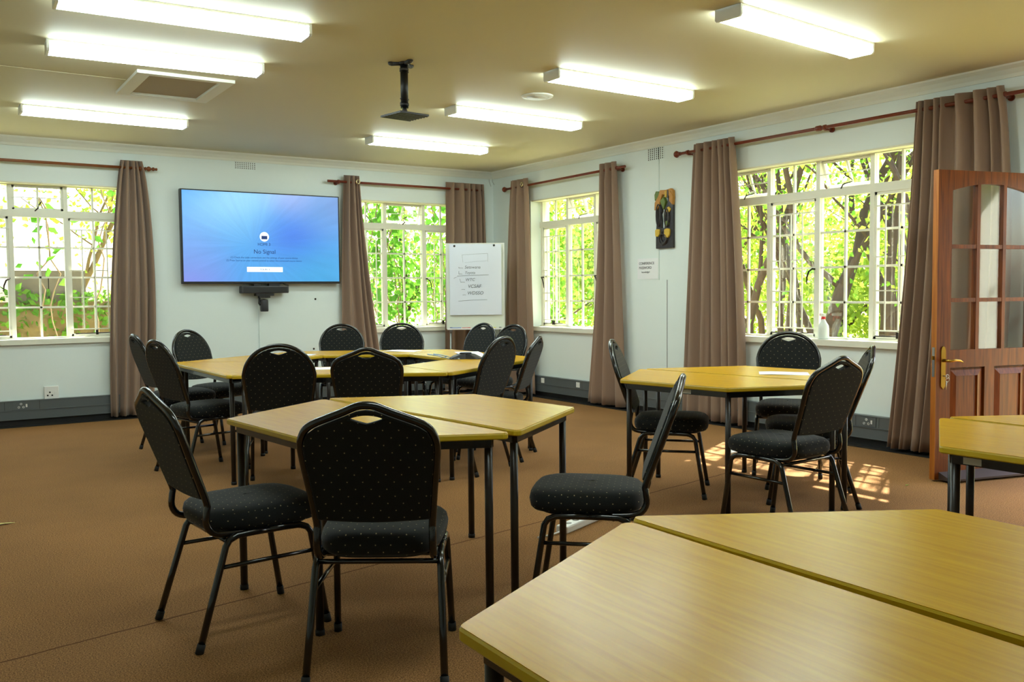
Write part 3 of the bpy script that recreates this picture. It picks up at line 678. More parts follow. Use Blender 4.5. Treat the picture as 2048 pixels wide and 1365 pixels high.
# wires in the corner and the switch wires
c_ = MB()
for dx, l_ in ((-.03, .09), (.02, .07), (.05, .05)): c_.tube([(-.04+dx, -.02, 2.69), (-.045+dx, -.03, 2.66), (-.02+dx, -.03, 2.69-l_)], .003, 6)
tag(c_.build('loose_wires', mat('grey_wire', (150, 150, 145), .6)), 'short grey wire ends poking out high in the room corner', 'wires')

# ------------------------------------------------------------------ flip chart
t = thing('flip_chart', (-.742, -.75, 0), R(-33.8), 'white flip chart easel with a handwritten paper sheet in the room corner', 'flip chart')
# local x to the right seen from the front, front faces -y
tilt = Matrix.Translation((0, 0, .82)) @ Matrix.Rotation(R(-2), 4, 'X') @ Matrix.Translation((0, 0, -.82))
WB = mat('whiteboard', (222, 228, 214), .25)
MB().box((-.335, -.012, .83), (.335, .004, 1.82), tilt).build('whiteboard', WB, t)
mb = MB(); mb.box((-.345, -.016, .82), (-.331, .008, 1.83), tilt).box((.331, -.016, .82), (.345, .008, 1.83), tilt).box((-.331, -.016, 1.816), (.331, .008, 1.83), tilt).box((-.331, -.016, .82), (.331, .008, .834), tilt)
mb.build('board_frame', mat('pale_aluminium', (214, 214, 206), .35, .3), t)
MB().box((-.33, -.06, .812), (.33, -.01, .822), tilt).box((-.33, -.064, .812), (.33, -.058, .83), tilt).build('pen_tray', WPL, t)
ps = MB(); nN = 8
ps.add([(x, -.021-.006*abs(x/.3)*max(0, (k-6)/8)-.004*sin(k), z) for k, z in enumerate([1.815, 1.72, 1.6, 1.5, 1.4, 1.3, 1.2, 1.1, .985]) for x in (-.30, .31)], [(2*k, 2*k+1, 2*k+3, 2*k+2) for k in range(8)])
po = ps.build('paper_pad', mat('flip_chart_paper', (220, 226, 238), .7), t); s = po.modifiers.new('t', 'SOLIDIFY'); s.thickness = .004; s.offset = 1
hw = MB()
def ln(x0, z0, x1, z1, r=.0016): hw.tube([(x0, -.0275, z0), ((x0+x1)/2, -.0275, (z0+z1)/2+.003), (x1, -.0275, z1)], r, 5)
for q in ((-.15, 1.69, .15, 1.705), (-.15, 1.69, -.14, 1.60), (.15, 1.705, .15, 1.61), (-.12, 1.60, .14, 1.62), (-.21, 1.445, .16, 1.455), (-.25, 1.415, -.22, 1.43), (-.2, 1.15, .14, 1.163),
          (-.19, 1.55, -.19, 1.535), (-.19, 1.535, -.14, 1.535), (-.19, 1.50, -.19, 1.465), (-.19, 1.465, -.15, 1.465), (-.18, 1.41, -.17, 1.37), (-.17, 1.37, -.12, 1.37), (-.16, 1.285, -.12, 1.283), (-.15, 1.22, -.11, 1.22)): ln(*q)
hw.build('drawn_lines', INK, t)
Mf = Matrix.Rotation(R(90), 4, 'X')
for s, x, z, sz in (('G. general', .02, 1.635, .056), ('Setswana', -.03, 1.53, .050), ('Toyota', -.06, 1.468, .042), ('WTC', -.06, 1.385, .048), ('VCSAF', -.01, 1.305, .054), ('WDSSO', .0, 1.225, .054)):
    text_mesh(s, sz, Matrix.Translation((x, -.0275, z)) @ Mf, INK, 'handwriting', t, 'CENTER', .2)
for x, z in ((-.24, 1.795), (.225, 1.80)):
    MB().lathe([(0, -.034), (.012, -.032), (.014, -.022)], (x, 0, z), 'y', 16).build('clamp_knob', BPL, t)
for s_ in (-1, 1):
    MB().tube([(s_*.29, -.01, .82), (s_*.31, -.09, .0)], .011, 10).tube([(s_*.29, -.01, .84), (s_*.29, -.02, .77)], .016, 10).build('leg', mat('easel_leg_grey', (150, 152, 152), .35, .6), t)
MB().tube([(0, .02, 1.3), (0, .32, 0)], .011, 10).build('leg', MATS['easel_leg_grey'], t)
def marker(x, ln_, m, label):
    Mx = Matrix.Translation((-.742, -.75, 0)) @ Matrix.Rotation(R(-33.8), 4, 'Z')
    q = MB().tube([Mx @ Vector((x, -.036, .830)), Mx @ Vector((x+ln_*.7, -.036, .830))], .008, 10); o = q.build('marker_pen', m)
    MB().tube([Mx @ Vector((x+ln_*.7, -.036, .830)), Mx @ Vector((x+ln_, -.036, .830))], .009, 10).build('pen_cap', m, o)
    tag(o, label, 'marker pen', 'marker pens on the flip chart tray')
marker(-.30, .13, mat('blue_pen', (70, 110, 200), .4), 'blue marker pen at the left end of the flip chart tray')
marker(-.16, .10, mat('red_pen', (200, 40, 40), .4), 'red marker pen next to the blue one on the flip chart tray')
marker(.12, .12, mat('yellow_pen', (214, 206, 60), .4), 'yellow-green marker pen at the right of the flip chart tray')

# ------------------------------------------------------------------ door leaf (opens into the room)
ht = Vector((-.03, -6.845, 0)); DA = math.atan2(-6.622-(-6.845), -.888-(-.03))
t = thing('door_1', ht, DA, kind='structure')
# local x from the hinge (0) to the lock edge (.885), the photographed face is +y side
DW = .888; DT = .042; Z0, Z1 = .012, 2.005
def dbox(mb, a, b, c, d, y0=-DT/2, y1=DT/2): mb.box((a, y0, c), (b, y1, d))
st_ = MB(); gx0, gx1 = .115, DW-.115; gz0, gz1 = .85, 1.885
dbox(st_, 0, gx0, Z0, Z1); dbox(st_, gx1, DW-.002, Z0, Z1); dbox(st_, gx0, gx1, .735, gz0); dbox(st_, gx0, gx1, Z0, .20)
px = [gx0+(gx1-gx0)*k/3 for k in range(4)]
# arched top rail
NA = 18; arch = [(gx0+(gx1-gx0)*k/NA, gz1+.05*sin(pi*k/NA)**.9-.01) for k in range(NA+1)]
st_.prism([(gx0, Z1), (gx1, Z1)]+arch[::-1], lambda a, b: (a, -DT/2, b), lambda a, b: (a, DT/2, b))
dbox(st_, (gx0+gx1)/2-.04, (gx0+gx1)/2+.04, .20, .735)
st_.build('door_frame', DWOOD, t)
mu = MB()
for x in px[1:3]: dbox(mu, x-.013, x+.013, gz0, gz1+.04, -.0205, .0205)
for z in (1.173, 1.518): dbox(mu, gx0, gx1, z-.013, z+.013, -.018, .018)
mu.build('glazing_bars', DWOOD, t)
MB().box((gx0, -.003, gz0), (gx1, .003, gz1+.045)).build('glass_pane', DGLASS, t)
for a, b in ((gx0+.005, (gx0+gx1)/2-.045), ((gx0+gx1)/2+.045, gx1-.005)):
    rr = lambda i, y: [(a+i, y, .205+i), (b-i, y, .205+i), (b-i, y, .73-i), (a+i, y, .73-i)]
    mb = MB().rings([rr(0, -.008), rr(.012, -.008), rr(.05, -.018), rr(.052, 0), rr(.05, .018), rr(.012, .008), rr(0, .008)][::1], False); mb.build('door_panel', DWOOD, t)
MB().box((DW-.002, -DT/2, Z0), (DW+.001, DT/2, Z1)).build('lock_edge', DEDGE, t)
MB().box((DW+.001, -.011, .68), (DW+.003, .011, .87)).build('lock_plate', STEEL, t)
MB().box((DW+.003, -.006, .79), (DW+.012, .006, .815)).build('latch', BRASS, t)
hz = .785; hx = DW-.055
bp = [(-.018, -.165), (0, -.185), (.018, -.165), (.018, .065), (.012, .085), (0, .092), (-.012, .085), (-.018, .065)]
hp = MB().prism(bp, lambda a, b: (hx+a, DT/2, hz+b), lambda a, b: (hx+a, DT/2+.006, hz+b)).prism(bp, lambda a, b: (hx+a, -DT/2, hz+b), lambda a, b: (hx+a, -DT/2-.006, hz+b)).build('handle_plate', BRASS, t)
for s_ in (-1, 1):
    y0 = s_*(DT/2+.006)
    MB().tube([(hx, y0, hz), (hx, y0+s_*.045, hz), (hx-.012, y0+s_*.052, hz), (hx-.05, y0+s_*.05, hz+.004), (hx-.09, y0+s_*.048, hz), (hx-.115, y0+s_*.046, hz-.012)], [.011, .009, .009, .008, .007, .004], 12).build('door_handle', BRASS, t)
# weather bar at the foot of the photographed face
MB().prism([(0, .014), (.10, .014), (.10, .026), (0, .060)], lambda a, b: (.03, DT/2+a, b), lambda a, b: (DW-.035, DT/2+a, b)).build('weather_bar', mat('dark_weather_bar', (70, 62, 60), .35, noise=.2), t)
for z in (.25, 1.0, 1.75): MB().tube([(-.004, -DT/2, z-.04), (-.004, -DT/2, z+.04)], .008, 10).build('hinge', BRASS, t)
kx = Matrix.Translation(ht) @ Matrix.Rotation(DA, 4, 'Z')
def keypt(x, y, z): return kx @ Vector((x, y, z))
ky = MB(); ys = DT/2+.006
ky.tube([keypt(hx, ys, hz-.10), keypt(hx, ys+.03, hz-.10)], .0035, 8)
ky.tube([keypt(hx+.012*cos(a*pi/6), ys+.034, hz-.10+.012*sin(a*pi/6)) for a in range(12)], .0025, 6, closed=True)
ky.tube([keypt(hx+.014*cos(a*pi/6), ys+.036+.004*sin(a*pi/6), hz-.122+.014*sin(a*pi/6)) for a in range(12)], .0018, 6, closed=True)
ky.tube([keypt(hx+.002, ys+.03, hz-.13), keypt(hx+.006, ys+.028, hz-.185)], .0035, 6)
tag(ky.build('door_keys', STEEL), 'small bunch of steel keys hanging from the open door lock', 'keys')
tag(MB().box((-.012, -6.86, 0), (.07, -6.84, 2.07)).box((-.012, -7.72, 0), (.07, -7.70, 2.07)).box((-.012, -7.70, 2.04), (.07, -6.86, 2.07)).build('trim_8', DWOOD), kind='structure')

# ------------------------------------------------------------------ tables
TL, TS = 1.49, .745; TH = TS*.866; TZ = .73
def rounded(poly, r, n=5):
    out = []; N = len(poly)
    for i in range(N):
        p = Vector(poly[i]); a = (Vector(poly[i-1])-p).normalized(); b = (Vector(poly[(i+1) % N])-p).normalized()
        half = a.angle(b)/2; d = r/math.tan(half); c = p+(a+b).normalized()*(r/sin(half))
        s = p+a*d-c; e = p+b*d-c; a0 = math.atan2(s.y, s.x); da = math.atan2(e.y, e.x)-a0
        while da > pi: da -= 2*pi
        while da < -pi: da += 2*pi
        for k in range(n+1): out.append((c.x+r*cos(a0+da*k/n), c.y+r*sin(a0+da*k/n)))
    return out
def inset(poly, d):
    N = len(poly); out = []
    for i in range(N):
        p = Vector(poly[i]); a = (p-Vector(poly[i-1])).normalized(); b = (Vector(poly[(i+1) % N])-p).normalized()
        n1 = Vector((-a.y, a.x)); n2 = Vector((-b.y, b.x)); n_ = (n1+n2).normalized(); out.append(tuple(p+n_*(d/max(.3, n_.dot(n1)))))
    return out
def make_table(L, S):
    Ht = S*.866; poly = [(-L/2, 0), (L/2, 0), (S/2, Ht), (-S/2, Ht)]
    t = thing('trapezoid_table'); rp = rounded(poly, .022)
    zt = TZ; i1 = inset(rp, .003)
    top = MB().prism(i1, lambda a, b: (a, b, zt-.0012), lambda a, b: (a, b, zt)); top.build('tabletop', TOP, t)
    ed = MB().rings([[(a, b, zt-.024) for a, b in i1], [(a, b, zt-.020) for a, b in rp], [(a, b, zt-.006) for a, b in rp], [(a, b, zt-.0013) for a, b in inset(rp, .0026)]], False)
    ed.build('table_edging', EDGE, t)
    ip = inset(poly, .045); ap = MB()
    io = inset(poly, .045)
    for k in range(4):
        a = Vector((*ip[k], 0)); b = Vector((*ip[(k+1) % 4], 0)); d = (b-a); ln_ = d.length; Mx = Matrix.Translation((a.x, a.y, zt-.026)) @ Matrix.Rotation(math.atan2(d.y, d.x), 4, 'Z')
        ap.box((0, -.0125, -.032), (ln_, .0125, 0), Mx)
    ap.build('table_frame', BLACK, t)
    il = inset(poly, .05)
    il[0] = (il[0][0]+.0, il[0][1]); 
    for k in range(4):
        x, y = il[k]
        lg = MB(); lg.tube([(x, y, .012), (x, y, zt-.026)], .0155, 14); o = lg.build('leg', TUBE, t)
        MB().tube([(x, y, 0), (x, y, .02)], .0175, 14).build('rubber_foot', RUBBER, o)
    return t
T0 = make_table(TL, TS)
T1 = make_table(1.42, .71)
usedt = {0: False, 1: False}
STK = mat('pale_sticker', (200, 200, 190), .6)
def table(x, y, deg, label, group, proto=0, sticker=None):
    o = [T0, T1][proto]
    if usedt[proto]: o = copy_tree(o)
    usedt[proto] = True
    o.location = (x, y, 0); o.rotation_euler = (0, 0, R(deg)); tag(o, label, 'table', group)
    return o, sticker
stickers = []
GA = 'two trapezoid tables joined as a hexagon'
def T(*a, **k): stickers.append(table(*a, **k))
T(-4.625, -6.485, 95.2, 'yellow trapezoid table with two black chairs against it, left half of the middle hexagon', 'middle hexagon of two tables', sticker=(3, .10))
T(-4.590, -6.455, -84.2, 'yellow trapezoid table, right half of the middle hexagon, its short side free', 'middle hexagon of two tables')
T(-2.195, -6.14, 99.3, 'yellow trapezoid table, near half of the hexagon by the wide window', 'hexagon of two tables by the wide window', sticker=(2, .62))
T(-2.165, -6.14, -80.7, 'yellow trapezoid table, window-side half of the hexagon by the wide window, paper on it', 'hexagon of two tables by the wide window')
T(-5.095, -9.205, 88.4, 'large yellow trapezoid tabletop filling the bottom right foreground, nearest the camera', 'foreground hexagon of two tables')
T(-5.06, -9.175, -90.5, 'yellow trapezoid tabletop beyond the diagonal gap in the right foreground', 'foreground hexagon of two tables')
T(-2.935, -8.665, 91.47, 'yellow trapezoid table cut by the right edge, in front of the wooden door', 'hexagon of two tables at the right edge', sticker=(2, .10))
T(-2.90, -8.665, -88.5, 'yellow trapezoid table at the right edge, on the door side of that hexagon', 'hexagon of two tables at the right edge')
RC = (-3.44, -3.40); RR_ = .71*.866   # ring: long sides outwards
ringlab = ['table of the back ring nearest the screen wall, on the window side',
           'table of the back ring on the screen side, left end', 'leftmost table of the back ring, papers and chairs at its outer side',
           'front table of the back ring with two chair backs before it', 'front right table of the back ring, a black device and cable on it',
           'right-hand table of the back ring beside the flip chart side, white papers on it']
RING = []
for k in range(6):
    mid = 60+60*k   # direction of the middle of the outer side
    a = R(mid); ap = 1.42*.866+.006
    ox, oy = RC[0]+ap*cos(a), RC[1]+ap*sin(a)
    T(ox, oy, mid+90, 'yellow trapezoid table, '+['back right one in the far ring, in front of the corner chairs' if k == 0 else
       'back one in the far ring, between screen and flip chart' if k == 1 else
       'left one in the far ring, two chairs at its left side' if k == 2 else
       'near left one in the far ring, wide chair back in front' if k == 3 else
       'near one in the far ring, partly behind a peaked chair' if k == 4 else
       'right one in the far ring, black device and cable on it'][0], 'ring of six tables at the back', 1)
for (o, s) in stickers:
    if s:
        k, f = s; L, S_ = TL, TS; poly = [(-L/2, 0), (L/2, 0), (S_/2, S_*.866), (-S_/2, S_*.866)]; ip = inset(poly, .045)
        a = Vector((*ip[k], 0)); b = Vector((*ip[(k+1) % 4], 0)); d = b-a; Mx = Matrix.Translation((a+d*f+Vector((0, 0, TZ-.026)))) @ Matrix.Rotation(math.atan2(d.y, d.x), 4, 'Z')
        MB().box((-.03, -.0142, -.028), (.03, -.0127, -.006), Mx).build('sticker', STK, o)

# ------------------------------------------------------------------ chairs
def back_outline(kind, w_top, w_bot, zb, zt, n=40):
    """right half then mirrored, list of (x, z) from bottom left, over the top, to bottom right"""
    pts = []
    if kind == 'crown':
        hw_, zc = w_top/2, zt-.115
        pts = [(w_bot/2, zb), (w_bot/2+(hw_-w_bot/2)*.5, zb+(zc-zb)*.45), (hw_, zc-.05), (hw_+.001, zc-.012)]
        pts += [(hw_-.005, zt-.102), (hw_-.018, zt-.078), (hw_-.044, zt-.059), (hw_-.082, zt-.043), (.07, zt-.021), (.03, zt-.004), (0, zt)]
    else:
        hw_, zc = w_top/2, zt-.20
        pts = [(w_bot/2, zb), (w_bot/2+(hw_-w_bot/2)*.55, zb+(zc-zb)*.5), (hw_, zc)]
        for k in range(1, 11):
            a = pi/2*k/10; pts.append((hw_*cos(a) if k < 10 else 0, zc+(zt-zc)*sin(a)))
    return pts
def ypl(z, zt):     # lean of the back
    return -.215-(z-.50)/(zt-.50)*.15
def make_chair(kind):
    zt = .912 if kind == 'crown' else .938
    wt, wb = (.418, .370) if kind == 'crown' else (.424, .370)
    t = thing('banquet_chair')
    half = back_outline(kind, wt, wb, .52, zt)
    path = [(x, z) for x, z in half]; full = [(-x, z) for x, z in path]+[(x, z) for x, z in path[::-1][1:]]
    # seat
    rings = []
    def sup(wf, wr, dpt, y0, z, e=4.5, n=44, dome=0):
        r = []
        for k in range(n):
            a = 2*pi*k/n; cx_, sy_ = cos(a), sin(a)
            X = math.copysign(abs(cx_)**(2/e), cx_); Y = math.copysign(abs(sy_)**(2/e), sy_)
            y = y0+Y*dpt/2; ww = wr+(wf-wr)*(Y+1)/2; x = X*ww/2
            r.append((x, y, z))
        return r
    for z, g in ((.398, -.030), (.402, -.010), (.412, -.001), (.44, .004), (.462, -.001), (.476, -.016), (.484, -.04), (.488, -.085), (.4895, -.20)):
        rings.append(sup(.43+2*g, .385+2*g, .445+2*g, .012, z, 4.0 if g > -.05 else 3))
    MB().rings(rings).build('seat', FABRIC, t)
    MB().rings([sup(.36, .33, .36, .008, .388, 4), sup(.385, .35, .385, .008, .397, 4)]).build('seat_pan', BPL, t)
    # backrest pad with the hand hole
    pad = [(x*(1-.035), .525+(z-.52)*(zt-.015-.525)/(zt-.52)) for x, z in full]
    pad[0] = (pad[0][0]+.0, .53); pad[-1] = (pad[-1][0], .53)
    hz_ = zt-.043; hl = .053
    hx_ = [hl*(1-k/6) for k in range(13)]
    hole = [(x, hz_+.011*(1-(x/hl)**2)) for x in hx_]+[(x, hz_-.016*(1-abs(x/hl)**1.2)) for x in hx_[::-1][1:-1]]
    bm = bmesh.new()
    def ring_(pts): 
        vs = [bm.verts.new((x, 0, z)) for x, z in pts]; return [bm.edges.new((vs[i], vs[(i+1) % len(vs)])) for i in range(len(vs))]
    # bottom edge slightly curved
    bot = [(pad[-1][0]+(pad[0][0]-pad[-1][0])*k/8, .53-.010*sin(pi*k/8)) for k in range(1, 8)]
    e = ring_(pad+bot)+ring_(hole)
    bmesh.ops.triangle_fill(bm, use_beauty=True, use_dissolve=False, edges=e)
    ff = list(bm.faces); r = bmesh.ops.extrude_face_region(bm, geom=ff)
    nv = [v for v in r['geom'] if isinstance(v, bmesh.types.BMVert)]; ns = set(nv)
    for v in bm.verts:
        z = v.co.z; v.co.y = ypl(z, zt)+(.019 if v in ns else -.016)
    bmesh.ops.recalc_face_normals(bm, faces=bm.faces)
    me = bpy.data.meshes.new('backrest'); bm.to_mesh(me); bm.free(); me.materials.append(FABRIC)
    bo = bpy.data.objects.new('backrest', me); COL.objects.link(bo); bo.parent = t; bevel(bo, .006, 2)
    # back frame: outline tube carried down, bent forward under the seat
    fr = []
    tail = [(wb/2-.004, -.075, .392), (wb/2-.002, -.16, .396), (wb/2, -.205, .410), (wb/2, -.225, .445), (wb/2, -.222, .49)]
    fr += [(-x, y, z) for x, y, z in tail]+[(x, ypl(z, zt), z) for x, z in full]+[(x, y, z) for x, y, z in tail[::-1]]
    # resample smooth
    P = [Vector(p) for p in fr]; Q = []
    for i in range(len(P)-1):
        p0 = P[max(i-1, 0)]; p1 = P[i]; p2 = P[i+1]; p3 = P[min(i+2, len(P)-1)]
        for k in range(3):
            s = k/3; Q.append(.5*((2*p1)+(-p0+p2)*s+(2*p0-5*p1+4*p2-p3)*s*s+(-p0+3*p1-3*p2+p3)*s**3))
    Q.append(P[-1]); MB().tube(Q, .0125, 10).build('back_frame', BLACK, t)
    # leg frames
    for s_ in (-1, 1):
        R0 = Vector((s_*.222, -.275, .0)); R1 = Vector((s_*.205, -.165, .355)); F1 = Vector((s_*.200, .165, .355)); F0 = Vector((s_*.212, .222, 0))
        top_z = .388
        rl = [R0+(R1-R0)*.03, R0+(R1-R0)*.5, R1, (s_*.202, -.150, .376), (s_*.200, -.12, top_z), (s_*.199, -.06, top_z+.002), (s_*.199, 0, top_z+.002)]
        fl_ = [F0+(F1-F0)*.03, F0+(F1-F0)*.5, F1, (s_*.199, .150, .376), (s_*.199, .12, top_z), (s_*.199, .06, top_z+.002), (s_*.199, 0, top_z+.002)]
        for pl in (rl, fl_):
            o = MB().tube(pl, .0125, 12).build('leg', BLACK, t)
            a = Vector(pl[0]); d = (Vector(pl[1])-a).normalized()
            MB().tube([Vector((a.x, a.y, a.z))-d*(a.z/d.z), a+d*.022], .0148, 12).build('rubber_foot', RUBBER, o)
        pr = R0+(R1-R0)*.80; pf = F0+(F1-F0)*.80
        MB().tube([pr, pf], .008, 8).build('stretcher', BLACK, t)
    MB().tube([(-.2, -.10, .384), (.2, -.10, .384)], .010, 8).tube([(-.2, .12, .384), (.2, .12, .384)], .010, 8).tube([(-.2, -.155, .372), (.2, -.155, .372)], .009, 8).build('seat_frame', BLACK, t)
    return t
CH = {'crown': make_chair('crown'), 'round': make_chair('round')}; usedc = {'crown': False, 'round': False}
def chair(x, y, face, kind, label, group):
    o = CH[kind]
    if usedc[kind]: o = copy_tree(o)
    usedc[kind] = True
    o.location = (x, y, 0); o.rotation_euler = (0, 0, R(face-90)); tag(o, label, 'chair', group)
G1, G2, G3 = 'chairs around the middle hexagon', 'chairs around the back ring of tables', 'chairs around the hexagon by the wide window'
CHAIRS = [
 (-5.346, -6.569, 4.4, 'crown', 'black dotted banquet chair seen side-on at the left end of the middle hexagon table', G1),
 (-5.065, -7.185, 56, 'crown', 'nearest black banquet chair, its dotted back turned to the camera at the middle table', G1),
 (-4.135, -7.155, 137, 'crown', 'black banquet chair facing left between middle table and foreground table, full seat visible', G1),
 (-4.53, -2.37, 3, 'round', 'farthest left black chair of the back ring, seen edge-on before the curtain', G2),
 (-4.62, -3.38, 12, 'round', 'black chair second from the left at the back ring, overlapping the edge-on one', G2),
 (-4.14, -2.08, -58, 'round', 'black chair beyond the left tip of the back ring, facing the camera, below the screen', G2),
 (-4.37, -4.25, 68, 'round', 'wide round-backed black chair in front of the back ring, left of the peaked one', G2),
 (-3.895, -4.60, 60, 'crown', 'peaked-back black chair in front of the back ring, right of the round-backed one', G2),
 (-2.883, -1.786, -113, 'round', 'black chair on the far side of the back ring, in front of the screen-side curtain', G2),
 (-2.335, -1.988, -115, 'round', 'black chair on the far side of the back ring, in front of the back window', G2),
 (-1.955, -2.37, 190, 'round', 'black chair right of the back ring, directly below the flip chart', G2),
 (-1.965, -2.92, 190, 'round', 'black chair right of the back ring, half hidden beside the corner curtain', G2),
 (-3.12, -4.42, 115, 'round', 'tall black chair back overlapping the right end of the back ring, nearest of that cluster', G2),
 (-2.67, -4.14, 132, 'crown', 'rightmost black chair of the back ring, turned narrow before the right wall', G2),
 (-2.45, -5.835, -48, 'round', 'black chair tucked at the left side of the hexagon by the wide window, facing right', G3),
 (-1.363, -5.847, 219, 'round', 'black chair with its back to the wide window, facing the camera', G3),
 (-1.95, -6.475, 132, 'crown', 'black chair mostly hidden behind the near right chair of the window-side table', G3),
 (-2.59, -6.82, 92, 'crown', 'black chair at the right of the window-side table, back towards the camera', G3),
]
for c in CHAIRS: chair(*c)

# ------------------------------------------------------------------ small things on tables, sill and floor
def paper(x, y, deg, label, z=TZ, sx=.297, sy=.21):
    t = MB(); t.add([(-sx/2+sx*i/4, -sy/2+sy*j, .0012+.002*sin(i*1.3)) for i in range(5) for j in (0, 1)], [(2*i, 2*i+2, 2*i+3, 2*i+1) for i in range(4)])
    o = t.build('paper_sheet', PAPER); o.location = (x, y, z+.001); o.rotation_euler = (0, 0, R(deg)); s = o.modifiers.new('t', 'SOLIDIFY'); s.thickness = .001; s.offset = 1
    tag(o, label, 'paper', 'papers lying on the tables')
paper(-1.87, -6.235, -48, 'white sheet of paper on the hexagon table by the wide window')
paper(-3.60, -2.48, -35, 'white sheet on the far ring, just right of the round-backed chair')
paper(-4.06, -3.95, -20, 'white sheet on the near left part of the far ring, by the chair back')
paper(-2.66, -2.62, -50, 'white sheet on the far side of the ring, in front of the back window chair')
paper(-2.36, -3.27, 65, 'larger of the white sheets lying behind the black device on the far ring', sx=.42)
paper(-2.44, -3.62, 60, 'white sheet lying right beside the black device on the far ring')
paper(-3.72, -4.33, -30, 'white sheet on the near part of the far ring, right of the peaked chair back')
t = thing('conference_phone', (-2.72, -3.82, TZ), R(-33), 'black three-armed conference speaker on the right table of the far ring', 'speakerphone')
b = MB()
for k in range(3):
    a = R(90+120*k); r_ = []
    for q, (d, wd, hh) in enumerate(((0, .055, .045), (.06, .045, .038), (.12, .035, .018), (.14, .03, .008))):
        c = Vector((d*cos(a), d*sin(a), 0)); n_ = Vector((-sin(a), cos(a), 0)); r_.append([c-n_*wd+Vector((0, 0, .001)), c+n_*wd+Vector((0, 0, .001)), c+n_*wd*.8+Vector((0, 0, hh)), c-n_*wd*.8+Vector((0, 0, hh))])
    b.rings([[tuple(p) for p in x] for x in r_], False)
b.build('speaker_body', BPL, t); MB().lathe([(0, .05), (.04, .05), (.05, .045)], n=20).build('keypad', DGREY, t)
tag(MB().tube([(-2.845+.055*cos(a*.35)-.003*a, -3.69+.075*sin(a*.35), TZ+.008+.03*abs(sin(a*.175))) for a in range(34)]+[(-2.86, -3.80, TZ+.006), (-2.80, -3.86, TZ+.006)], .0042, 8).build('cable', mat('pale_blue_cable', (170, 190, 205), .5)), 'pale blue coiled cable beside the black speaker on the far ring', 'cable')

t = thing('spray_bottle', (.055, -5.045, .832), R(60), 'clear spray bottle with a red and white trigger on the wide window sill', 'spray bottle')
MB().lathe([(0, 0), (.042, 0), (.046, .008), (.046, .09), (.042, .115), (.026, .14), (.016, .16), (.014, .17)], n=24).build('bottle', mat('milky_plastic', (214, 222, 216), .3), t)
MB().lathe([(0, .168), (.017, .168), (.017, .188), (0, .19)], n=16).build('collar', mat('red_plastic', (214, 30, 30), .4), t)
MB().box((-.03, -.010, .19), (.045, .010, .215)).box((.040, -.008, .196), (.055, .008, .210)).build('spray_head', WPL, t)
MB().tube([(.025, 0, .19), (.036, 0, .172), (.032, 0, .150)], .006, 8).box((.052, -.009, .195), (.060, .009, .212)).build('trigger', MATS['red_plastic'], t)

t = thing('power_strip', (-3.44, -6.19, 0), R(22), 'white multi-socket power strip on the carpet behind the chair facing left', 'power strip')
bevel(MB().box((-.19, -.035, 0), (.19, .035, .04)).build('strip_body', WPL, t), .008)
for k in range(4): MB().lathe([(.016, .0405), (.018, .041), (.0, .0412)], (-.12+.075*k, 0, 0), n=14).build('socket_outlet', mat('pale_grey_plastic', (190, 190, 190), .5), t)
MB().tube([(-.19, 0, .012), (-.27, .02, .006), (-.34, .05, .006)], .005, 8).build('cable', WPL, t)
tag(MB().tube([(-2.80, -3.60, .3), (-2.80, -3.61, .05), (-2.72, -3.62, .008), (-2.62, -3.62, .008), (-2.5, -3.63, .02), (-2.44, -3.66, .015), (-2.42, -3.70, .006)], .006, 8).build('floor_cable', mat('pale_blue_cable', (170, 190, 205), .5)), 'pale cable loop hanging down to the floor under the far ring', 'cable')
tag(MB().tube([(-3.35, -3.0, .70), (-3.33, -3.02, .50), (-3.28, -3.05, .42), (-3.22, -3.08, .50), (-3.24, -3.06, .70)], .009, 8).build('hanging_cable', BPL), 'black cable loop hanging under the far ring tables', 'cable')
o = bmesh.new(); bmesh.ops.create_icosphere(o, subdivisions=3, radius=.05)
for v in o.verts:
    k = 1+.3*sin(v.co.x*90+v.co.z*50)*cos(v.co.y*80); v.co = Vector((v.co.x*k*1.3, v.co.y*k, max(-.03, v.co.z*k*.6)))
me = bpy.data.meshes.new('crumpled_tissue'); o.to_mesh(me); o.free(); me.materials.append(PAPER)
o = bpy.data.objects.new('crumpled_tissue', me); COL.objects.link(o); o.location = (-1.22, -5.25, .031); tag(o, 'crumpled white tissue on the carpet under the window-side table', 'tissue')
mb = MB(); mb.add([(-.09, 0, .004), (-.02, .016, .012), (.08, .01, .006), (.10, 0, .004), (.05, -.014, .010), (-.03, -.012, .004)], [(0, 1, 5), (1, 2, 4, 5), (2, 3, 4)]); o = mb.build('dry_leaf', mat('pale_dry_leaf', (206, 196, 120), .7))
o.location = (-6.03, -4.33, 0); o.modifiers.new('t', 'SOLIDIFY').thickness = .002; tag(o, 'pale dry leaf lying on the carpet at the left edge', 'leaf')
mb = MB(); mb.add([(-.02, 0, .004), (0, .008, .007), (.02, 0, .004), (0, -.008, .006)], [(0, 1, 3), (1, 2, 3)]); o = mb.build('green_leaf', mat('green_leaf_bit', (120, 140, 40), .7))
o.location = (-1.14, -6.61, 0); o.modifiers.new('t', 'SOLIDIFY').thickness = .001; tag(o, 'tiny green leaf on the sunlit carpet near the door', 'leaf')

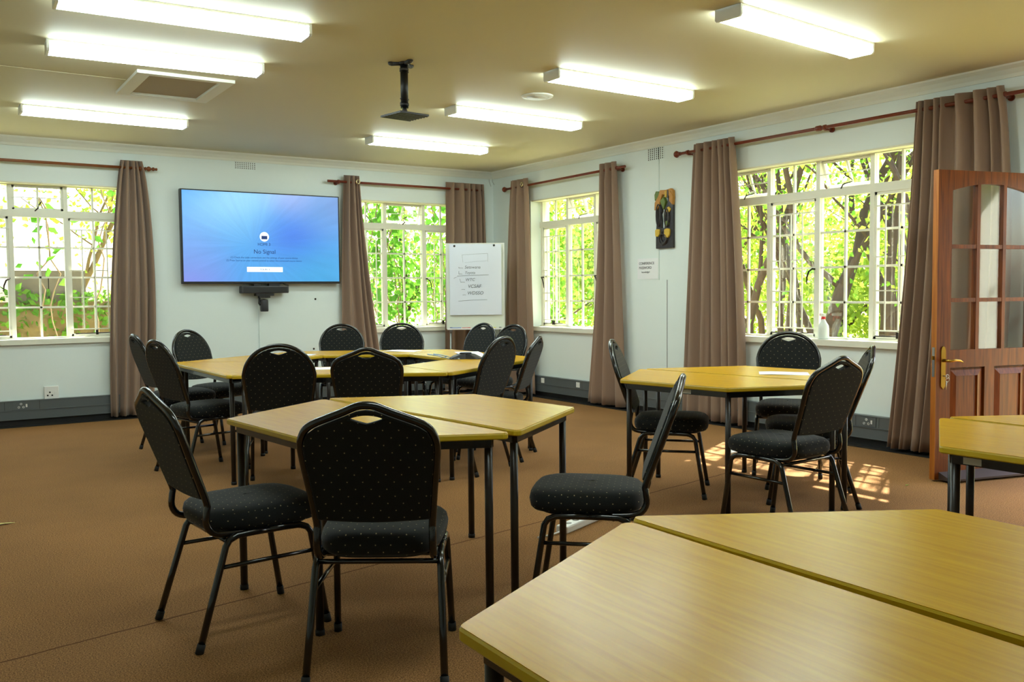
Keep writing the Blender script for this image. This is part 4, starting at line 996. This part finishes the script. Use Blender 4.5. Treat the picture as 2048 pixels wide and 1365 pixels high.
# ------------------------------------------------------------------ outside
gr = MB().box((-30, WT+.001, -.3), (30, 40, -.12)).box((WT+.001, -20, -.3), (30, WT, -.12)).build('ground', GRASS); tag(gr, kind='structure')
def leaves(mb, n, pt, size, rnd, flat=0):
    for _ in range(n):
        c = Vector(pt()); s = size*rnd.uniform(.6, 1.3)
        d = Vector((rnd.gauss(0, 1), rnd.gauss(0, 1), rnd.gauss(0, 1)-.5)).normalized(); e = d.cross(Vector((rnd.gauss(0, 1), rnd.gauss(0, 1), rnd.gauss(0, 1)))).normalized(); u = d.cross(e)
        mb.add([c, c+d*s*.45+e*s*.36+u*s*.06, c+d*s, c+d*s*.45-e*s*.36+u*s*.06], [(0, 1, 2, 3)])
def limb(mb, p, d, L, r, rnd, depth, tips, n=7, wob=.22):
    pts = [Vector(p)]; rs = [r]; dd = Vector(d).normalized()
    for i in range(n):
        dd = (dd+Vector((rnd.gauss(0, wob), rnd.gauss(0, wob), rnd.gauss(0, wob*.5)+.05))).normalized(); pts.append(pts[-1]+dd*L/n); rs.append(r*(1-.6*(i+1)/n))
    mb.tube(pts, rs, 8)
    tips += pts[2:]
    if depth > 0:
        for k in range(3):
            i = rnd.randint(2, n-1); q = (dd+Vector((rnd.gauss(0, .8), rnd.gauss(0, .8), rnd.gauss(0, .4)+.3))).normalized()
            limb(mb, pts[i], q, L*rnd.uniform(.4, .65), rs[i]*.6, rnd, depth-1, tips, n, wob)
def tree(x, y, h, r, lean, label, cat='tree', name='tree', group='trees outside the windows', nl=2500, ls=.10, lm=None, bm_=None, spread=.5, seed=0, depth=2, lowleaf=.0):
    rnd = random.Random(seed); t = thing(name, (x, y, -.12), 0, label, cat, group)
    mb = MB(); tips = []; limb(mb, (0, 0, 0), (lean[0], lean[1], 1), h, r, rnd, depth, tips, 9, .13)
    mb.build('trunk', bm_ or BARK, t, False)
    lv = MB()
    hi = [p for p in tips if p.z > h*.30] or tips
    def pt():
        p = rnd.choice(tips if rnd.random() < lowleaf else hi); return p+Vector((rnd.gauss(0, spread), rnd.gauss(0, spread), rnd.gauss(0, spread*.7)))
    def ok():
        while True:
            p = pt()
            if x+p.x > WT+ls*1.6 or y+p.y > WT+ls*1.6: return p
    leaves(lv, nl, ok, ls, rnd); lv.build('foliage', lm or LEAF_G, t, False)
rt_ = [(2.0, -2.42, .09, (.0, .05)), (2.3, -2.75, .07, (.06, -.05)), (2.0, -3.0, .08, (.02, .0)), (2.6, -2.95, .06, (.1, .1)), (2.1, -3.30, .12, (.0, .02)),
       (3.2, -3.0, .085, (.0, .22)), (2.3, -4.18, .10, (.05, .1)), (2.6, -4.45, .08, (.0, -.12)), (2.9, -3.75, .07, (-.05, -.18)), (3.6, -1.4, .08, (0, .1)), (4.2, -2.7, .09, (.1, -.1)), (4.6, -1.2, .09, (0, .15))]
words = ['straight dark', 'slim slanting', 'dark upright', 'thin leaning', 'thick ivy-clad', 'long left-leaning', 'dark forked', 'brown right-leaning', 'crooked', 'slender far', 'far branching', 'farthest thin']
pls = ['behind the left bay of the wide window', 'just left in the second bay of the wide window', 'in the second bay of the wide window', 'deeper behind the second bay of the wide window', 'nearest the frame right of the second bay of the wide window', 'crossing the third bay of the wide window', 'behind the fourth bay of the wide window', 'by the curtain edge of the wide window', 'low in the third bay of the wide window', 'far behind the left bay of the wide window', 'far behind the third bay of the wide window', 'in the distance behind the wide window']
for i, (x, y, r, ln_) in enumerate(rt_):
    tree(x, y, 4.4, r*.62, ln_, '%s tree %s' % (words[i], pls[i]), nl=900, ls=.07, lm=(LEAF_Y if i % 2 else LEAF_G), spread=.45, seed=20+i, lowleaf=.25)
# leafy shrubs far behind
far = [(6.5, -4.5), (7.0, -2.2), (7.2, .2), (7.0, 2.6), (6.6, 5.0), (4.6, 6.6), (2.4, 7.4)]
pos = ['at the right end of the hedge line', 'second from the right end', 'third from the right end', 'in the middle of the hedge line', 'behind the narrow recessed window', 'behind the room corner', 'behind the back window']
for i, (x, y) in enumerate(far):
    tree(x, y, 2.6, .08, (0, 0), 'bright yellow-green leafy bush %s, seen through the windows' % pos[i], 'bush', 'bush', 'bushes beyond the windows', nl=(9000 if i < 5 else 3000), ls=.11, lm=(LEAF_Y if i < 5 else LEAF_G), spread=.7, seed=60+i, lowleaf=1)
# small-window and back-window greenery close by
for i, (x, y, h, s_, lb) in enumerate(((1.6, 1.2, 2.8, .5, 'leafy shrub close outside the narrow recessed window'), (2.3, 2.4, 3.2, .6, 'taller green shrub further behind the narrow recessed window'))):
    tree(x, y, h, .05, (0, 0), lb, 'bush', 'bush', 'bushes close to the right wall', nl=2400, ls=.10, lm=LEAF_G, spread=s_, seed=80+i, lowleaf=.7)
def vine(x0, x1, y, z0, z1, n, label, seed, ls=.13, dens=1):
    rnd = random.Random(seed); t = thing('climbing_vine', ((x0+x1)/2, y, -.12), 0, label, 'vine', 'climbing plants at the back wall')
    mb = MB(); tips = []; cx = (x0+x1)/2
    for k in range(n):
        xx = rnd.uniform(x0, x1)-cx; pts = [Vector((xx, 0, .0))]
        zz = 0
        while zz < z1+.12: zz += .18; pts.append(Vector((pts[-1].x+rnd.gauss(0, .05), rnd.uniform(-.1, .1), zz)))
        mb.tube(pts, .008, 6); tips += [p for p in pts if p.z > z0]
    mb.build('stems', BARK2, t, False); lv = MB()
    leaves(lv, int(260*dens), lambda: rnd.choice(tips)+Vector((rnd.gauss(0, .10), rnd.gauss(0, .08), rnd.gauss(0, .1))), ls, rnd); lv.build('foliage', LEAF_V, t, False)
vine(-1.6, -1.0, .75, .9, 2.6, 4, 'large-leaved vine hanging outside the left half of the back window', 101)
vine(-.9, .1, 1.0, 1.2, 2.8, 6, 'large-leaved vine hanging outside the right half of the back window', 102)
vine(-5.4, -4.2, 1.5, 1.5, 2.8, 4, 'sprawling branches with sparse leaves outside the leftmost window', 103, dens=.25)
# old garden wall with ivy
STN = mat('weathered_stone', (112, 92, 58), .95, noise=.5, nscale=5, bump=1, bscale=9)
t = thing('garden_wall', (-5.0, 2.6, -.12), 0, 'low weathered stone garden wall overgrown with ivy outside the leftmost window', 'garden wall')
MB().box((-4.5, -.12, 0), (2.0, .12, 1.30)).build('wall_body', STN, t)
rnd = random.Random(5)
for k, x in enumerate((-1.6, -1.15, -.28, .14)):
    MB().box((x, -.13, 1.30), (x+.41, .13, 1.30+.19*(2 if k > 1 else 1))).build('coping_block', mat('grey_block', (92, 82, 66), .95, noise=.3, nscale=8, bump=.6, bscale=12), t)
lv = MB(); leaves(lv, 1900, lambda: (rnd.uniform(-4.5, 2.0), rnd.choice((-.17, -.17, -.2, .1))+rnd.gauss(0, .04), min(1.5, 1.45-abs(rnd.gauss(0, .40)))), .10, rnd); lv.build('ivy', LEAF_D, t, False)
for i, (x, y, lb) in enumerate(((-6.3, 4.5, 'open branching tree behind the garden wall at the left'), (-4.6, 5.2, 'open branching tree behind the garden wall in the middle'), (-3.3, 4.4, 'leafy tree behind the right end of the garden wall'))):
    tree(x, y, 3.6, .06, (.05, 0), lb, group='trees beyond the garden wall', nl=2300, ls=.09, lm=LEAF_Y, bm_=BARK2, spread=.5, seed=120+i, lowleaf=.3, depth=3)
# neighbouring eaves that keep the high sun off the left-hand windows
